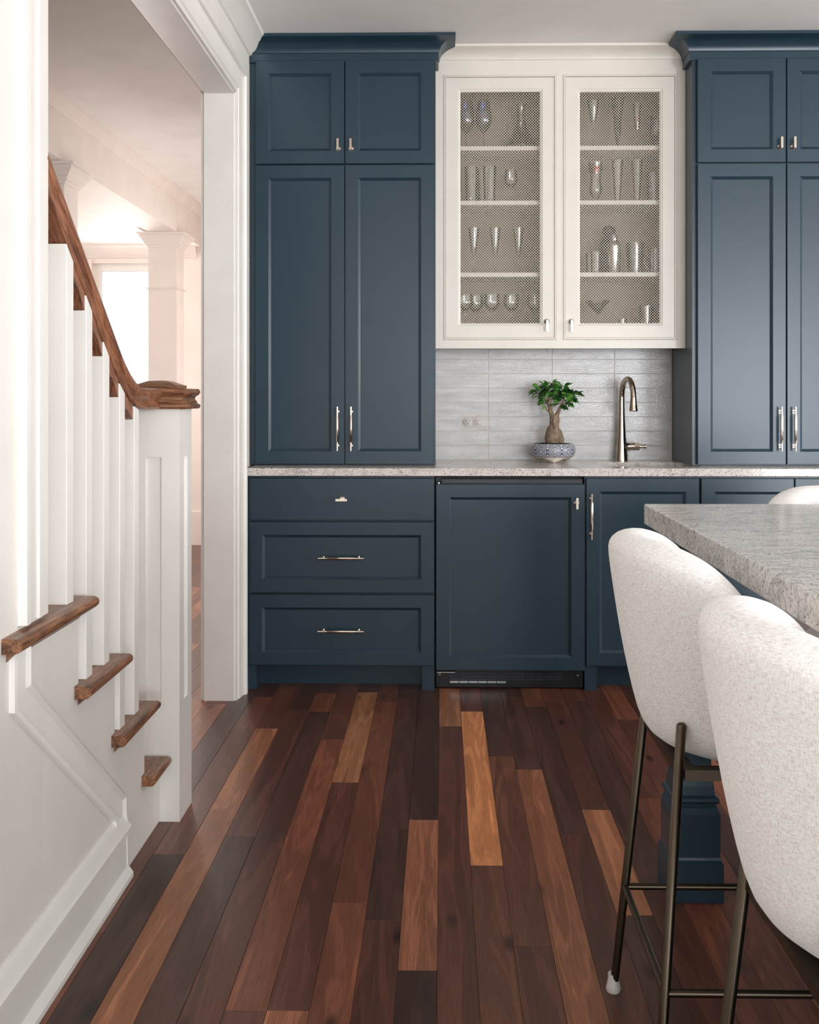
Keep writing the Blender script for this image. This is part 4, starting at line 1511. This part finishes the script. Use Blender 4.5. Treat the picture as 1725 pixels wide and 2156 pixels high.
def island_leg(cx, cy):
    pr = [(0.066, 0.0), (0.066, 0.092), (0.061, 0.100), (0.0595, 0.106), (0.0595, 0.208), (0.054, 0.222), (0.050, 0.230), (0.056, 0.234), (0.0585, 0.240), (0.056, 0.247), (0.049, 0.250),
          (0.047, 0.272), (0.043, 0.300), (0.0415, 0.33), (0.0415, 0.70), (0.050, 0.73), (0.058, 0.735), (0.058, 0.8345)]
    rs = []
    for h, z in pr:
        rs.append([(cx - h, cy - h, z), (cx + h, cy - h, z), (cx + h, cy + h, z), (cx - h, cy + h, z)])
    return MB().rings(rs).build('leg', M_BLUE, isl, bevel=0.0015)


for cx, cy in ((0.607, 2.678), (0.607, -0.1), (1.77, 2.678)):
    island_leg(cx, cy)


# ================================================================== BAR STOOLS
def make_stool(label):
    t = thing('bar_stool', (0, 0, 0), label, 'bar stool', 'bar stools around the island')

    def rim_z(phi):
        a = abs(math.degrees(phi))
        tab = [(0, 0.957), (30, 0.955), (48, 0.940), (60, 0.918), (70, 0.885), (78, 0.845), (88, 0.795), (100, 0.745), (118, 0.710), (142, 0.700)]
        for (a0, z0), (a1, z1) in zip(tab[:-1], tab[1:]):
            if a <= a1:
                return z0 + (z1 - z0) * (a - a0) / (a1 - a0)
        return 0.700
    rr_ = []
    STEPS = 44
    AM = radians(142)
    for i in range(STEPS + 1):
        phi = -AM + 2 * AM * i / STEPS
        zr = rim_z(phi)
        d = (-cos(phi), sin(phi))
        tk = 0.034
        sec = [(0.02, 0.578), (0.10, 0.576), (0.150, 0.580), (0.183, 0.598), (0.200, 0.630)]
        for u in (0.25, 0.5, 0.75):
            z = 0.630 + (zr - 0.034 - 0.630) * u
            sec.append((0.200 + 0.052 * u + 0.006 * sin(pi * u), z))
        ro = 0.254
        sec += [(ro, zr - 0.034), (ro - 0.002, zr - 0.018), (ro - 0.012, zr - 0.005), (ro - 0.034, zr + 0.001), (ro - 0.062, zr), (ro - 0.082, zr - 0.012), (ro - 0.092, zr - 0.045)]
        zi = 0.665
        sec += [(ro - 0.098, zr - 0.045 + (zi - zr + 0.045) * 0.5), (ro - 0.104, zi), (0.10, zi - 0.004), (0.02, zi - 0.004)]
        ex = 1.0
        rr_.append([(d[0] * r_ * ex, d[1] * r_ * 1.03, z_) for r_, z_ in sec])
    MB().rings(rr_).build('backrest', M_FABRIC, t, smooth=60, subsurf=1)
    # seat cushion
    prof2 = []
    n = 40
    rs = []
    for k, z in ((0.80, 0.584), (0.97, 0.592), (1.0, 0.615), (1.0, 0.655), (0.96, 0.680), (0.80, 0.690), (0.3, 0.693)):
        ring = []
        for j in range(n):
            a = 2 * pi * j / n
            x = 0.175 * cos(a) + (0.055 if cos(a) > 0 else 0.055 * 1)
            y = 0.178 * sin(a)
            ring.append((0.03 + (x - 0.03) * k, y * k, z))
        rs.append(ring)
    MB().rings(rs).build('seat', M_FABRIC, t, smooth=60)
    # legs
    LEGS = [(-1, -1), (-1, 1), (1, -1), (1, 1)]

    def leg_pt(sx_, sy_, z):
        u = z / 0.655
        return (sx_ * (0.211 - 0.057 * u) , sy_ * (0.222 - 0.074 * u), z)
    for sx_, sy_ in LEGS:
        zt_ = 0.655 if sx_ < 0 else 0.60
        lg = MB().tube([leg_pt(sx_, sy_, 0.022), leg_pt(sx_, sy_, zt_ - 0.004), leg_pt(sx_, sy_, zt_)], [0.0085, 0.0085, 0.005], 14).build('leg', M_BRONZE, t, smooth=50)
        p = leg_pt(sx_, sy_, 0)
        MB().lathe([(0, 0), (0.0135, 0), (0.0155, 0.006), (0.0125, 0.018), (0.0108, 0.032), (0.0112, 0.036), (0, 0.036)], p[0], p[1], 16, 'Z', 0).build('foot_cap', M_RUBBER, lg, smooth=50)
    zf = 0.224
    c = [leg_pt(-1, -1, zf), leg_pt(1, -1, zf), leg_pt(1, 1, zf), leg_pt(-1, 1, zf)]
    for i in range(4):
        MB().tube([c[i], c[(i + 1) % 4]], 0.0068, 12).build('footrest_rail', M_BRONZE, t, smooth=50)
    for sy_ in (-1, 1):
        MB().box(-0.15, 0.15, sy_ * 0.145 - 0.012, sy_ * 0.145 + 0.012, 0.560, 0.578).build('seat_rail', M_BRONZE, t)
    MB().box(-0.16, -0.13, -0.15, 0.15, 0.560, 0.576).build('seat_rail', M_BRONZE, t)
    return t


s1 = make_stool('cream fabric bar stool tucked at the island corner beside the blue leg')
s1.location = (0.560, 2.003, 0)
s2 = copy_tree(s1)
s2['label'] = 'cream fabric bar stool overlapping the one beside the blue island leg'
s2.location = (0.560, 1.286, 0)
s3 = copy_tree(s1)
s3['label'] = 'cream fabric bar stool at the island end facing the back counter, only its rim showing'
s3.location = (1.115, 2.90, 0)
s3.rotation_euler = (0, 0, -pi / 2)
